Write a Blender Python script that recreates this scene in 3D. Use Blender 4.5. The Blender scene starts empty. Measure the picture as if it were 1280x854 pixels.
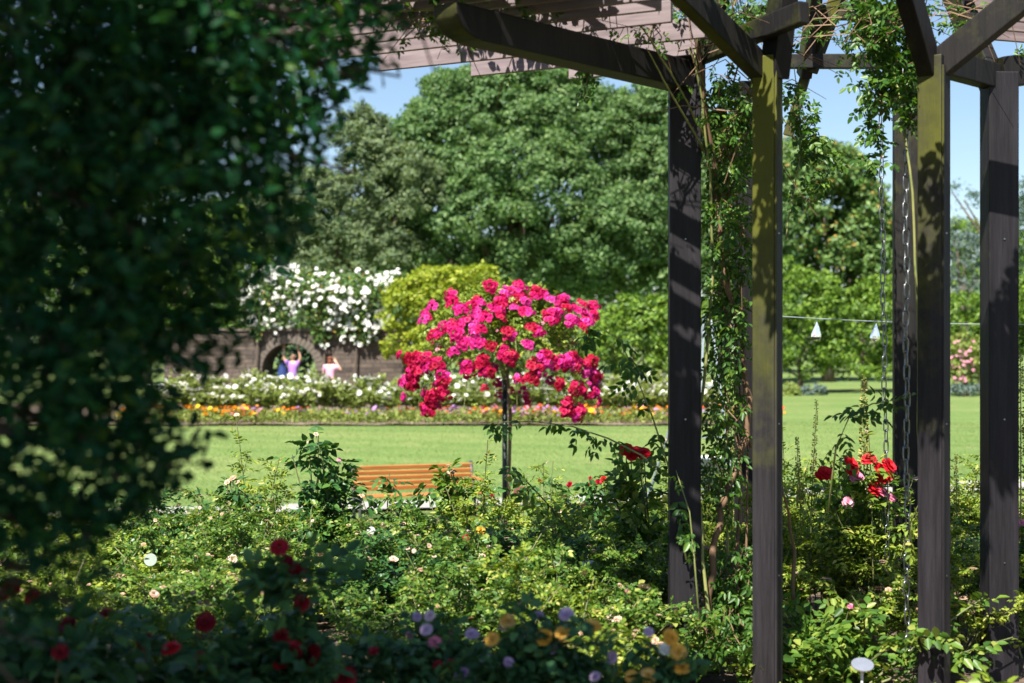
import bpy, math, random
import numpy as np
from mathutils import Vector, Matrix

# ------------------------------------------------------------------ camera, sky, sun, exposure
S = bpy.context.scene
COL = S.collection
CAMZ = 1.7
FPX = 1280 * 50 / 36.0
cam = bpy.data.cameras.new('camera'); camo = bpy.data.objects.new('camera', cam); COL.objects.link(camo)
camo.location = (0, 0, CAMZ); camo.rotation_euler = (math.radians(90), 0, 0)
cam.lens = 50; cam.sensor_width = 36; cam.clip_start = 0.05; cam.clip_end = 3000
cam.dof.use_dof = True; cam.dof.focus_distance = 8.8; cam.dof.aperture_fstop = 2.4
S.camera = camo

SUN_EL, SUN_AZ = 54.0, 203.0          # azimuth clockwise from +Y: behind the camera, to its left
w = bpy.data.worlds.new('World'); S.world = w; w.use_nodes = True
nt = w.node_tree
sky = nt.nodes.new('ShaderNodeTexSky'); sky.sky_type = 'NISHITA'; sky.sun_disc = False
sky.sun_elevation = math.radians(SUN_EL); sky.sun_rotation = math.radians(SUN_AZ)
sky.air_density = 1.0; sky.dust_density = 0.5; sky.ozone_density = 2.5
bg = nt.nodes['Background']; bg.inputs['Strength'].default_value = 0.06
nt.links.new(sky.outputs[0], bg.inputs['Color'])
sun = bpy.data.lights.new('sun', 'SUN'); suno = bpy.data.objects.new('sun', sun); COL.objects.link(suno)
sun.energy = 5.0; sun.angle = math.radians(0.5); sun.color = (1.0, 0.955, 0.88)
_e, _a = math.radians(SUN_EL), math.radians(SUN_AZ)
SUNV = Vector((math.sin(_a) * math.cos(_e), math.cos(_a) * math.cos(_e), math.sin(_e)))
suno.rotation_euler = SUNV.to_track_quat('Z', 'Y').to_euler()
S.view_settings.view_transform = 'Standard'; S.view_settings.look = 'None'
S.view_settings.exposure = 1.42; S.view_settings.gamma = 1.0; S.view_settings.use_curve_mapping = False
S.render.engine = 'CYCLES'
S.cycles.use_denoising = True
S.cycles.max_bounces = 7; S.cycles.diffuse_bounces = 3; S.cycles.glossy_bounces = 2
S.cycles.transmission_bounces = 4; S.cycles.transparent_max_bounces = 4

# ------------------------------------------------------------------ helpers
def P(px, py, d):
    """point d metres ahead of the camera seen at photograph pixel px, py"""
    return Vector(((px - 640) * d / FPX, d, CAMZ - (py - 427) * d / FPX))
def X(px, d): return (px - 640) * d / FPX
def sst(a, b, t):
    t = max(0.0, min(1.0, (t - a) / (b - a))); return t * t * (3 - 2 * t)
def zg(y):
    return -1.05 * sst(8, 21, y) + 0.55 * sst(24, 37, y) + 0.15 * sst(38.5, 43, y)
def nrm(a): return a / (np.linalg.norm(a, axis=-1, keepdims=True) + 1e-9)

def tag(o, label=None, cat=None, group=None, kind=None):
    if label: o['label'] = label
    if cat: o['category'] = cat
    if group: o['group'] = group
    if kind: o['kind'] = kind
    return o
def empty(name, loc, label=None, cat=None, group=None, rz=0.0, sc=1.0):
    o = bpy.data.objects.new(name, None); COL.objects.link(o)
    o.location = loc; o.rotation_euler = (0, 0, rz); o.scale = (sc, sc, sc) if not isinstance(sc, tuple) else sc
    o.empty_display_size = 0.1
    return tag(o, label, cat, group)
def link(name, mesh, parent=None, loc=None, rot=None, sc=None):
    o = bpy.data.objects.new(name, mesh); COL.objects.link(o)
    if parent: o.parent = parent
    if loc is not None: o.location = loc
    if rot is not None: o.rotation_euler = rot
    if sc is not None: o.scale = sc if isinstance(sc, tuple) else (sc, sc, sc)
    return o
def mesh_from(name, V, F, mat, smooth=False):
    """V (n,3); F list of (m,k) int arrays"""
    me = bpy.data.meshes.new(name)
    V = np.asarray(V, dtype=np.float32)
    if not isinstance(F, (list, tuple)): F = [F]
    F = [np.asarray(f, dtype=np.int32) for f in F if len(f)]
    me.vertices.add(len(V)); me.vertices.foreach_set('co', V.ravel())
    loops = np.concatenate([f.ravel() for f in F]); tot = np.concatenate([np.full(len(f), f.shape[1], np.int32) for f in F])
    start = np.concatenate([[0], np.cumsum(tot)[:-1]]).astype(np.int32)
    me.loops.add(len(loops)); me.loops.foreach_set('vertex_index', loops)
    me.polygons.add(len(tot)); me.polygons.foreach_set('loop_start', start); me.polygons.foreach_set('loop_total', tot)
    if smooth: me.polygons.foreach_set('use_smooth', np.ones(len(tot), bool))
    me.materials.append(mat); me.update(calc_edges=True)
    return me

class MB:
    """collects boxes, beams, tubes and polygons into one mesh"""
    def __init__(s): s.V = []; s.F4 = []; s.F3 = []; s.n = 0; s.PN = []
    def add(s, V, q=(), t=(), p=()):
        s.V += [tuple(v) for v in V]
        s.F4 += [[i + s.n for i in f] for f in q]; s.F3 += [[i + s.n for i in f] for f in t]
        s.PN += [[i + s.n for i in f] for f in p]; s.n += len(V)
    def hexa(s, c):
        s.add(c, q=[(0,3,2,1),(4,5,6,7),(0,1,5,4),(1,2,6,5),(2,3,7,6),(3,0,4,7)])
    def box(s, c, d, rz=0.0):
        x, y, z = d[0]/2, d[1]/2, d[2]/2; co, si = math.cos(rz), math.sin(rz)
        pts = [(-x,-y,-z),(x,-y,-z),(x,y,-z),(-x,y,-z),(-x,-y,z),(x,-y,z),(x,y,z),(-x,y,z)]
        s.hexa([(c[0]+a*co-b*si, c[1]+a*si+b*co, c[2]+e) for a, b, e in pts])
    def beam(s, a, b, wd, ht, up=(0,0,1)):
        a, b = Vector(a), Vector(b); d = (b-a).normalized(); u = Vector(up)
        r = d.cross(u).normalized(); u = r.cross(d).normalized(); r *= wd/2; u *= ht/2
        s.hexa([a-r-u, a+r-u, b+r-u, b-r-u, a-r+u, a+r+u, b+r+u, b-r+u])
    def tube(s, pts, rad, k=6, cap=True):
        pts = [Vector(p) for p in pts]; n = len(pts)
        if not hasattr(rad, '__len__'): rad = [rad]*n
        V = []
        for i, p in enumerate(pts):
            d = (pts[min(i+1,n-1)] - pts[max(i-1,0)]).normalized()
            r = d.cross(Vector((0.13,0.31,0.94)) if abs(d.z) < 0.9 else Vector((1,0.1,0))).normalized(); u = r.cross(d)
            for j in range(k):
                t = 2*math.pi*j/k; V.append(p + (r*math.cos(t)+u*math.sin(t))*rad[i])
        q = [(i*k+j, i*k+(j+1)%k, (i+1)*k+(j+1)%k, (i+1)*k+j) for i in range(n-1) for j in range(k)]
        s.add(V, q=q, p=([list(range(k))[::-1], [(n-1)*k+j for j in range(k)]] if cap else []))
    def mesh(s, name, mat, smooth=False, bevel=0):
        me = bpy.data.meshes.new(name)
        me.from_pydata(s.V, [], s.F4 + s.F3 + s.PN); me.materials.append(mat)
        if smooth: me.polygons.foreach_set('use_smooth', np.ones(len(me.polygons), bool))
        me.update()
        if bevel:
            import bmesh
            bm = bmesh.new(); bm.from_mesh(me)
            bmesh.ops.recalc_face_normals(bm, faces=bm.faces)
            bmesh.ops.bevel(bm, geom=bm.edges[:], offset=bevel, segments=2, affect='EDGES', profile=0.6)
            bm.to_mesh(me); bm.free()
        return me
    def build(s, name, mat, parent=None, smooth=False, bevel=0):
        return link(name, s.mesh(name, mat, smooth, bevel), parent)

# ------------------------------------------------------------------ materials
def newmat(name):
    m = bpy.data.materials.new(name); m.use_nodes = True
    t = m.node_tree; return m, t, t.nodes['Principled BSDF']
def ramp(t, stops, fac):
    r = t.nodes.new('ShaderNodeValToRGB'); e = r.color_ramp.elements
    while len(e) < len(stops): e.new(0.5)
    for i, (p, c) in enumerate(stops): e[i].position = p; e[i].color = (*c, 1)
    t.links.new(fac, r.inputs[0]); return r.outputs[0]
def noise(t, scale, detail=4, rough=0.55, vec=None, coord='Object', mapscale=None):
    n = t.nodes.new('ShaderNodeTexNoise'); n.inputs['Scale'].default_value = scale
    n.inputs['Detail'].default_value = detail; n.inputs['Roughness'].default_value = rough
    if vec is None:
        tc = t.nodes.new('ShaderNodeTexCoord'); vec = tc.outputs[coord]
        if mapscale:
            mp = t.nodes.new('ShaderNodeMapping'); mp.inputs['Scale'].default_value = mapscale
            t.links.new(vec, mp.inputs[0]); vec = mp.outputs[0]
    t.links.new(vec, n.inputs['Vector']); return n.outputs['Fac']
def mixc(t, a, b, fac, mode='MIX'):
    m = t.nodes.new('ShaderNodeMix'); m.data_type = 'RGBA'; m.blend_type = mode
    for v, s in ((fac, 0), (a, 6), (b, 7)):
        if hasattr(v, 'links') or hasattr(v, 'is_linked'): t.links.new(v, m.inputs[s])
        elif s == 0: m.inputs[0].default_value = v
        else: m.inputs[s].default_value = (*v, 1)
    return m.outputs[2]
def bump(t, b, fac, strength=0.4, dist=0.01):
    n = t.nodes.new('ShaderNodeBump'); n.inputs['Strength'].default_value = strength; n.inputs['Distance'].default_value = dist
    t.links.new(fac, n.inputs['Height']); t.links.new(n.outputs[0], b.inputs['Normal'])
def plain(name, stops, scale=8, rough=0.6, metal=0.0, bmp=0.2, bd=0.005, mapscale=None, coord='Object', spec=0.5):
    m, t, b = newmat(name); f = noise(t, scale, mapscale=mapscale, coord=coord)
    t.links.new(ramp(t, stops, f), b.inputs['Base Color'])
    b.inputs['Roughness'].default_value = rough; b.inputs['Metallic'].default_value = metal
    b.inputs['Specular IOR Level'].default_value = spec
    if bmp: bump(t, b, f, bmp, bd)
    return m
def leafmat(name, stops, rough=0.45, trans=0.28, spec=0.32, tint=(1.25, 1.3, 0.5), patch=None):
    """leaf: colour picked leaf by leaf, part of the light passes through"""
    m, t, b = newmat(name)
    g = t.nodes.new('ShaderNodeNewGeometry')
    c = ramp(t, stops, g.outputs['Random Per Island'])
    if patch:
        f = noise(t, patch[0], 2, coord='Object'); f2 = ramp(t, [(0.38, (0,0,0)), (0.62, (1,1,1))], f)
        c = mixc(t, c, mixc(t, c, patch[1], 1.0, 'MULTIPLY'), f2)
    t.links.new(c, b.inputs['Base Color']); b.inputs['Roughness'].default_value = rough
    b.inputs['Specular IOR Level'].default_value = spec
    tr = t.nodes.new('ShaderNodeBsdfTranslucent'); t.links.new(mixc(t, c, tint, 1.0, 'MULTIPLY'), tr.inputs[0])
    mx = t.nodes.new('ShaderNodeMixShader'); mx.inputs[0].default_value = trans
    t.links.new(b.outputs[0], mx.inputs[1]); t.links.new(tr.outputs[0], mx.inputs[2])
    t.links.new(mx.outputs[0], t.nodes['Material Output'].inputs[0])
    return m
def petalmat(name, stops, trans=0.25, rough=0.55):
    """petals: colour varies bloom by bloom and a little petal by petal"""
    m, t, b = newmat(name)
    oi = t.nodes.new('ShaderNodeObjectInfo'); g = t.nodes.new('ShaderNodeNewGeometry')
    ad = t.nodes.new('ShaderNodeMath'); ad.operation = 'MULTIPLY_ADD'; ad.inputs[1].default_value = 0.35
    mu = t.nodes.new('ShaderNodeMath'); mu.operation = 'MULTIPLY'; mu.inputs[1].default_value = 0.65
    t.links.new(oi.outputs['Random'], mu.inputs[0]); t.links.new(g.outputs['Random Per Island'], ad.inputs[0]); t.links.new(mu.outputs[0], ad.inputs[2])
    c = ramp(t, stops, ad.outputs[0]); t.links.new(c, b.inputs['Base Color']); b.inputs['Roughness'].default_value = rough
    b.inputs['Specular IOR Level'].default_value = 0.25
    tr = t.nodes.new('ShaderNodeBsdfTranslucent'); t.links.new(c, tr.inputs[0])
    mx = t.nodes.new('ShaderNodeMixShader'); mx.inputs[0].default_value = trans
    t.links.new(b.outputs[0], mx.inputs[1]); t.links.new(tr.outputs[0], mx.inputs[2])
    t.links.new(mx.outputs[0], t.nodes['Material Output'].inputs[0])
    return m

M = {}
M['rose_leaf'] = leafmat('rose_leaf', [(0.0,(.035,.085,.014)),(0.45,(.08,.165,.024)),(0.8,(.16,.245,.034)),(1.0,(.32,.34,.08))], 0.4, 0.34)
M['rose_leaf_yellow'] = leafmat('rose_leaf_yellow', [(0.0,(.07,.13,.014)),(0.5,(.17,.25,.026)),(0.85,(.29,.34,.04)),(1.0,(.42,.39,.11))], 0.45, 0.34)
M['rose_leaf_dark'] = leafmat('rose_leaf_dark', [(0.0,(.022,.065,.02)),(0.6,(.045,.12,.028)),(1.0,(.1,.19,.035))], 0.36, 0.2)
M['shade_leaf'] = leafmat('shade_leaf', [(0.0,(.022,.065,.028)),(0.6,(.042,.115,.042)),(1.0,(.08,.18,.055))], 0.5, 0.15, 0.2)  # darker, bluer rose leaf; shade of the front bushes put into the colour
M['tree_leaf_near'] = leafmat('tree_leaf_near', [(0.0,(.006,.034,.014)),(0.6,(.012,.062,.022)),(0.93,(.028,.10,.022)),(1.0,(.08,.15,.02))], 0.4, 0.28, 0.16)  # dark green leaf, colour deepened further to put in the tree's shade
M['tree_a'] = leafmat('tree_a', [(0.0,(.065,.13,.042)),(0.5,(.115,.20,.062)),(1.0,(.19,.27,.092))], 0.5, 0.36, tint=(1.05,1.2,.6), patch=(0.45,(.82,.92,.9)))
M['tree_b'] = leafmat('tree_b', [(0.0,(.085,.14,.07)),(0.6,(.14,.195,.09)),(1.0,(.22,.265,.125))], 0.55, 0.36)
M['tree_c'] = leafmat('tree_c', [(0.0,(.06,.125,.035)),(0.6,(.11,.195,.05)),(0.93,(.17,.26,.06)),(0.97,(.32,.22,.05)),(1.0,(.32,.22,.05))], 0.5, 0.25)
M['shrub_yellow'] = leafmat('shrub_yellow', [(0.0,(.13,.19,.015)),(0.6,(.25,.31,.02)),(1.0,(.38,.40,.04))], 0.5, 0.3)
M['shrub_green'] = leafmat('shrub_green', [(0.0,(.05,.11,.015)),(0.5,(.11,.2,.02)),(1.0,(.2,.3,.035))], 0.45, 0.28)
M['conifer_blue'] = leafmat('conifer_blue', [(0.0,(.06,.10,.085)),(1.0,(.14,.19,.16))], 0.6, 0.1)
M['conifer_dark'] = leafmat('conifer_dark', [(0.0,(.025,.06,.03)),(1.0,(.06,.11,.05))], 0.55, 0.1)
M['standard_leaf'] = leafmat('standard_leaf', [(0.0,(.07,.13,.014)),(0.5,(.17,.25,.03)),(1.0,(.34,.36,.06))], 0.42, 0.3)
M['vine_leaf'] = leafmat('vine_leaf', [(0.0,(.03,.085,.014)),(0.6,(.06,.14,.02)),(1.0,(.13,.22,.03))], 0.4, 0.32)
M['bed_leaf'] = leafmat('bed_leaf', [(0.0,(.09,.14,.022)),(0.6,(.19,.25,.045)),(1.0,(.33,.34,.10))], 0.5, 0.3)
M['grass'] = leafmat('grass', [(0.0,(.11,.18,.035)),(0.6,(.17,.235,.055)),(1.0,(.27,.31,.10))], 0.55, 0.25, 0.3)
M['stem'] = plain('stem', [(0.3,(.07,.10,.03)),(0.7,(.16,.15,.06))], 14, 0.6)
M['cane_brown'] = plain('cane_brown', [(0.3,(.10,.055,.03)),(0.7,(.20,.12,.06))], 14, 0.75, mapscale=(1,1,.2))
M['cane_green'] = plain('cane_green', [(0.3,(.10,.14,.03)),(0.7,(.26,.25,.08))], 10, 0.6)
M['spike'] = leafmat('spike', [(0.0,(.14,.17,.03)),(0.6,(.32,.30,.07)),(1.0,(.42,.36,.14))], 0.6, 0.15)
M['bark'] = plain('bark', [(0.3,(.05,.035,.025)),(0.7,(.13,.10,.075))], 7, 0.9, mapscale=(1,1,.2), bmp=0.8, bd=0.03)
M['spent'] = petalmat('spent', [(0.0,(.55,.33,.32)),(0.4,(.56,.42,.30)),(0.7,(.36,.2,.11)),(1.0,(.66,.54,.48))], 0.15, 0.8)
M['magenta'] = petalmat('magenta', [(0.0,(.46,.004,.04)),(0.4,(.58,.008,.13)),(0.75,(.66,.025,.27)),(1.0,(.74,.12,.46))], 0.28)
M['red'] = petalmat('red', [(0.0,(.42,.004,.008)),(0.6,(.62,.008,.02)),(1.0,(.7,.03,.05))], 0.2)
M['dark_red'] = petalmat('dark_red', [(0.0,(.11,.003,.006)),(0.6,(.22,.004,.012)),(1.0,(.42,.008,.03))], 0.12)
M['pink'] = petalmat('pink', [(0.0,(.62,.12,.25)),(0.6,(.72,.26,.38)),(1.0,(.78,.5,.55))], 0.25)
M['lilac'] = petalmat('lilac', [(0.0,(.42,.26,.46)),(0.6,(.55,.42,.6)),(1.0,(.68,.5,.6))], 0.25)
M['yellow'] = petalmat('yellow', [(0.0,(.72,.36,.03)),(0.6,(.78,.46,.08)),(1.0,(.78,.6,.36))], 0.25)
M['white'] = petalmat('white', [(0.0,(.60,.56,.44)),(0.5,(.74,.73,.67)),(1.0,(.80,.80,.77))], 0.2)
M['bedflower'] = petalmat('bedflower', [(0.0,(.75,.16,.01)),(0.4,(.78,.26,.02)),(0.55,(.8,.52,.02)),(0.75,(.72,.3,.45)),(0.86,(.5,.25,.5)),(1.0,(.8,.7,.6))], 0.2)

def post_mat(name, base_lo, base_hi, moss):
    m, t, b = newmat(name)
    f = noise(t, 9, 8, 0.7, mapscale=(6, 6, .35))
    c = ramp(t, [(0.3, base_lo), (0.7, base_hi)], f)
    g = noise(t, 3.2, 5, 0.7)
    geo = t.nodes.new('ShaderNodeNewGeometry'); sx = t.nodes.new('ShaderNodeSeparateXYZ'); t.links.new(geo.outputs['Position'], sx.inputs[0])
    h = t.nodes.new('ShaderNodeMapRange'); h.inputs[1].default_value = 0.5; h.inputs[2].default_value = 2.7
    h.inputs[3].default_value = -0.25; h.inputs[4].default_value = moss; t.links.new(sx.outputs[2], h.inputs[0])
    ad = t.nodes.new('ShaderNodeMath'); ad.operation = 'ADD'; t.links.new(g, ad.inputs[0]); t.links.new(h.outputs[0], ad.inputs[1])
    sn = t.nodes.new('ShaderNodeSeparateXYZ'); t.links.new(geo.outputs['Normal'], sn.inputs[0])
    fm = t.nodes.new('ShaderNodeMapRange'); fm.inputs[1].default_value = 0.25; fm.inputs[2].default_value = -0.2; fm.inputs[3].default_value = -0.45; fm.inputs[4].default_value = 0.0; t.links.new(sn.outputs[0], fm.inputs[0])
    a2 = t.nodes.new('ShaderNodeMath'); a2.operation = 'ADD'; t.links.new(ad.outputs[0], a2.inputs[0]); t.links.new(fm.outputs[0], a2.inputs[1])
    st_ = noise(t, 2.2, 6, 0.75, mapscale=(9, 9, .6)); c = mixc(t, c, ramp(t, [(0.35,(.45,.45,.45)),(0.6,(1.1,1.1,1.1))], st_), 1.0, 'MULTIPLY')
    k = ramp(t, [(0.50, (0,0,0)), (0.98, (1,1,1))], a2.outputs[0])
    t.links.new(mixc(t, c, (.078, .082, .008), k), b.inputs['Base Color'])
    b.inputs['Roughness'].default_value = 0.6; b.inputs['Specular IOR Level'].default_value = 0.25
    bump(t, b, f, 0.5, 0.006); return m
M['post'] = post_mat('post', (.009,.008,.010), (.021,.018,.022), 0.04)
M['post_moss'] = post_mat('post_moss', (.012,.010,.012), (.026,.022,.026), 0.30)
M['post_algae'] = post_mat('post_algae', (.014,.012,.013), (.028,.024,.027), 0.62)
M['arm'] = post_mat('arm', (.007,.006,.006), (.014,.012,.011), 0.05)  # post timber darkened; puts shade into the beams and back posts
M['arm_moss'] = post_mat('arm_moss', (.009,.008,.007), (.018,.016,.013), 0.20)
M['board'] = plain('board', [(0.25,(.12,.09,.094)),(0.5,(.19,.145,.150)),(0.75,(.26,.205,.205))], 6, 0.7, mapscale=(.6,.6,6), bmp=0.2)
M['steel'] = plain('steel', [(0.3,(.13,.135,.14)),(0.7,(.30,.31,.32))], 30, 0.38, 1.0, 0.15)
M['aluminium'] = plain('aluminium', [(0.3,(.30,.36,.38)),(0.7,(.46,.52,.54))], 20, 0.4, 0.6, 0.1)
M['label_white'] = plain('label_white', [(0.3,(.50,.52,.49)),(0.7,(.64,.65,.61))], 12, 0.35, 0.0, 0.05)
M['label_green'] = plain('label_green', [(0.3,(.10,.14,.11)),(0.7,(.16,.20,.16))], 12, 0.4)
M['label_silver'] = plain('label_silver', [(0.3,(.72,.73,.74)),(0.7,(.9,.9,.9))], 16, 0.22, 0.85, 0.25)
M['label_red'] = plain('label_red', [(0.3,(.12,.018,.015)),(0.7,(.17,.025,.02))], 12, 0.4, 0.0, 0.05)
M['dark_steel'] = plain('dark_steel', [(0.3,(.015,.02,.016)),(0.7,(.03,.034,.028))], 20, 0.4, 0.2, 0.1)
M['bench_wood'] = plain('bench_wood', [(0.25,(.30,.11,.03)),(0.5,(.40,.16,.045)),(0.75,(.48,.21,.07))], 6, 0.42, mapscale=(.5,6,6), bmp=0.15)
M['bench_iron'] = plain('bench_iron', [(0.3,(.05,.05,.055)),(0.7,(.09,.09,.095))], 20, 0.5, 0.3)
M['glass'] = newmat('glass')[0]
_b = M['glass'].node_tree.nodes['Principled BSDF']; _b.inputs['Transmission Weight'].default_value = 0.8; _b.inputs['Roughness'].default_value = 0.06
_b.inputs['Base Color'].default_value = (.93, .95, .96, 1); _b.inputs['Metallic'].default_value = 0.0
M['concrete'] = plain('concrete', [(0.3,(.24,.22,.20)),(0.7,(.34,.32,.30))], 3, 0.85, bmp=0.3)
M['soil'] = plain('soil', [(0.3,(.055,.036,.022)),(0.7,(.13,.09,.06))], 12, 0.95, bmp=1.0, bd=0.03)
M['bed_soil'] = plain('bed_soil', [(0.3,(.12,.09,.06)),(0.7,(.22,.17,.12))], 6, 0.95, bmp=0.8, bd=0.03)
def lawn_mat():
    m, t, b = newmat('lawn')
    a = noise(t, 0.35, 5, 0.6, mapscale=(.35, 1.3, 1)); f = noise(t, 14, 5, 0.75)
    c = ramp(t, [(0.3,(.115,.185,.050)),(0.5,(.145,.212,.062)),(0.72,(.205,.25,.088))], a)
    c = mixc(t, c, ramp(t, [(0.3,(.45,.5,.4)),(0.7,(1.2,1.16,1.15))], f), 1.0, 'MULTIPLY')
    wv = t.nodes.new('ShaderNodeTexWave'); wv.inputs['Scale'].default_value = 0.28; wv.inputs['Distortion'].default_value = 1.6; wv.inputs['Detail'].default_value = 2
    tcw = t.nodes.new('ShaderNodeTexCoord'); mpw = t.nodes.new('ShaderNodeMapping'); mpw.inputs['Rotation'].default_value = (0,0,math.radians(104)); t.links.new(tcw.outputs['Object'], mpw.inputs[0]); t.links.new(mpw.outputs[0], wv.inputs['Vector'])
    c = mixc(t, c, ramp(t, [(0.2,(.93,.95,.92)),(0.8,(1.06,1.04,1.05))], wv.outputs['Fac']), 1.0, 'MULTIPLY')
    dr = ramp(t, [(0.56,(0,0,0)),(0.75,(1,1,1))], noise(t, 1.1, 6, 0.7)); c = mixc(t, c, (.22,.22,.09), dr)
    t.links.new(c, b.inputs['Base Color']); b.inputs['Roughness'].default_value = 0.8; b.inputs['Specular IOR Level'].default_value = 0.2
    bump(t, b, f, 0.8, 0.03); return m
M['lawn'] = lawn_mat()
def brick_mat():
    m, t, b = newmat('stone_wall')
    tc = t.nodes.new('ShaderNodeTexCoord'); sp = t.nodes.new('ShaderNodeSeparateXYZ'); cb = t.nodes.new('ShaderNodeCombineXYZ')
    t.links.new(tc.outputs['Object'], sp.inputs[0]); t.links.new(sp.outputs[0], cb.inputs[0]); t.links.new(sp.outputs[2], cb.inputs[1])
    n = t.nodes.new('ShaderNodeTexNoise'); n.inputs['Scale'].default_value = 2.5; t.links.new(cb.outputs[0], n.inputs['Vector'])
    v = mixc(t, cb.outputs[0], n.outputs['Color'], 0.06)
    br = t.nodes.new('ShaderNodeTexBrick'); t.links.new(v, br.inputs['Vector'])
    br.inputs['Scale'].default_value = 1.0; br.inputs['Brick Width'].default_value = 0.42; br.inputs['Row Height'].default_value = 0.13
    br.inputs['Mortar Size'].default_value = 0.012; br.inputs['Color1'].default_value = (.055,.042,.034,1); br.inputs['Color2'].default_value = (.12,.092,.072,1); br.inputs['Mortar'].default_value = (.035,.03,.026,1)
    c = mixc(t, br.outputs['Color'], ramp(t, [(0.3,(.6,.6,.6)),(0.7,(1.2,1.15,1.1))], noise(t, 4)), 1.0, 'MULTIPLY')
    t.links.new(c, b.inputs['Base Color']); b.inputs['Roughness'].default_value = 0.9
    bump(t, b, br.outputs['Fac'], -0.6, 0.03); return m
M['wall'] = brick_mat()
M['voussoir'] = plain('voussoir', [(0.3,(.075,.06,.048)),(0.7,(.15,.125,.10))], 3, 0.9)
M['wood_old'] = plain('wood_old', [(0.3,(.06,.042,.03)),(0.7,(.12,.09,.06))], 6, 0.85)
def solid(name, c, rough=0.7):
    return plain(name, [(0.3, tuple(v*.85 for v in c)), (0.7, c)], 9, rough, 0, 0.1)
M['skin'] = solid('skin', (.55,.32,.22), 0.5); M['pink_cloth'] = solid('pink_cloth', (.72,.36,.50)); M['white_cloth'] = solid('white_cloth', (.76,.74,.74))
M['purple_cloth'] = solid('purple_cloth', (.34,.17,.52)); M['blue_cloth'] = solid('blue_cloth', (.016,.04,.16)); M['hair_red'] = solid('hair_red', (.17,.05,.02))
M['hair_dark'] = solid('hair_dark', (.04,.02,.018)); M['shoe'] = solid('shoe', (.03,.03,.03)); M['pole_green'] = solid('pole_green', (.05,.10,.05))

# ------------------------------------------------------------------ leaves
def leaves_mesh(name, pos, d, n, L, W, mat, six=True, fold=0.35, droop=0.12):
    """every leaf a folded blade with its own tip, base and midrib"""
    pos = np.asarray(pos, float); d = nrm(np.asarray(d, float)); n = np.asarray(n, float)
    s = nrm(np.cross(d, n)); n = nrm(np.cross(s, d)); k = len(pos)
    L = (np.asarray(L, float) * np.ones(k))[:, None]; W = (np.asarray(W, float) * np.ones(k))[:, None]
    tip = pos + d*L - n*droop*L
    if six:
        l1 = pos + d*L*.32 + s*W*.5 + n*fold*W*.5; r1 = pos + d*L*.32 - s*W*.5 + n*fold*W*.5
        l2 = pos + d*L*.72 + s*W*.36 + n*(fold*W*.36 - droop*L*.4); r2 = pos + d*L*.72 - s*W*.36 + n*(fold*W*.36 - droop*L*.4)
        V = np.stack([pos, l1, l2, tip, r2, r1], 1).reshape(-1, 3); b = np.arange(k)[:, None]*6
        F = np.concatenate([b + [0,3,2,1], b + [0,5,4,3]])
    else:
        l1 = pos + d*L*.45 + s*W*.5 + n*fold*W*.5; r1 = pos + d*L*.45 - s*W*.5 + n*fold*W*.5
        V = np.stack([pos, l1, tip, r1], 1).reshape(-1, 3); b = np.arange(k)[:, None]*4
        F = np.concatenate([b + [0,2,1], b + [0,3,2]])
    return mesh_from(name, V, F, mat)
def rdir(r, k): return nrm(r.normal(size=(k, 3)))
def compound(r, pos, d, L, pairs=2):
    """leaflets of a rose leaf: pairs along a rachis and one at its end; returns leaflet pos, dir, normal"""
    pos = np.asarray(pos, float); d = nrm(np.asarray(d, float)); k = len(pos)
    up = nrm(np.array([0,0,1.0]) + r.normal(size=(k,3))*0.55); s = nrm(np.cross(d, up)); up = nrm(np.cross(s, d))
    PP, DD, NN = [], [], []
    for i in range(pairs):
        t = (0.55 + i*0.75)*L
        base = pos + d*t - up*(0.06*t*(i+1))
        for sg in (-1, 1):
            PP.append(base); DD.append(nrm(s*sg + d*0.55 - up*0.15 + r.normal(size=(k,3))*.15)); NN.append(up + r.normal(size=(k,3))*.25)
    PP.append(pos + d*(0.55 + (pairs-1)*0.75 + 0.35)*L - up*0.1*L*pairs); DD.append(nrm(d - up*0.25)); NN.append(up + r.normal(size=(k,3))*.2)
    return np.concatenate(PP), np.concatenate(DD), np.concatenate(NN)

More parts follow.
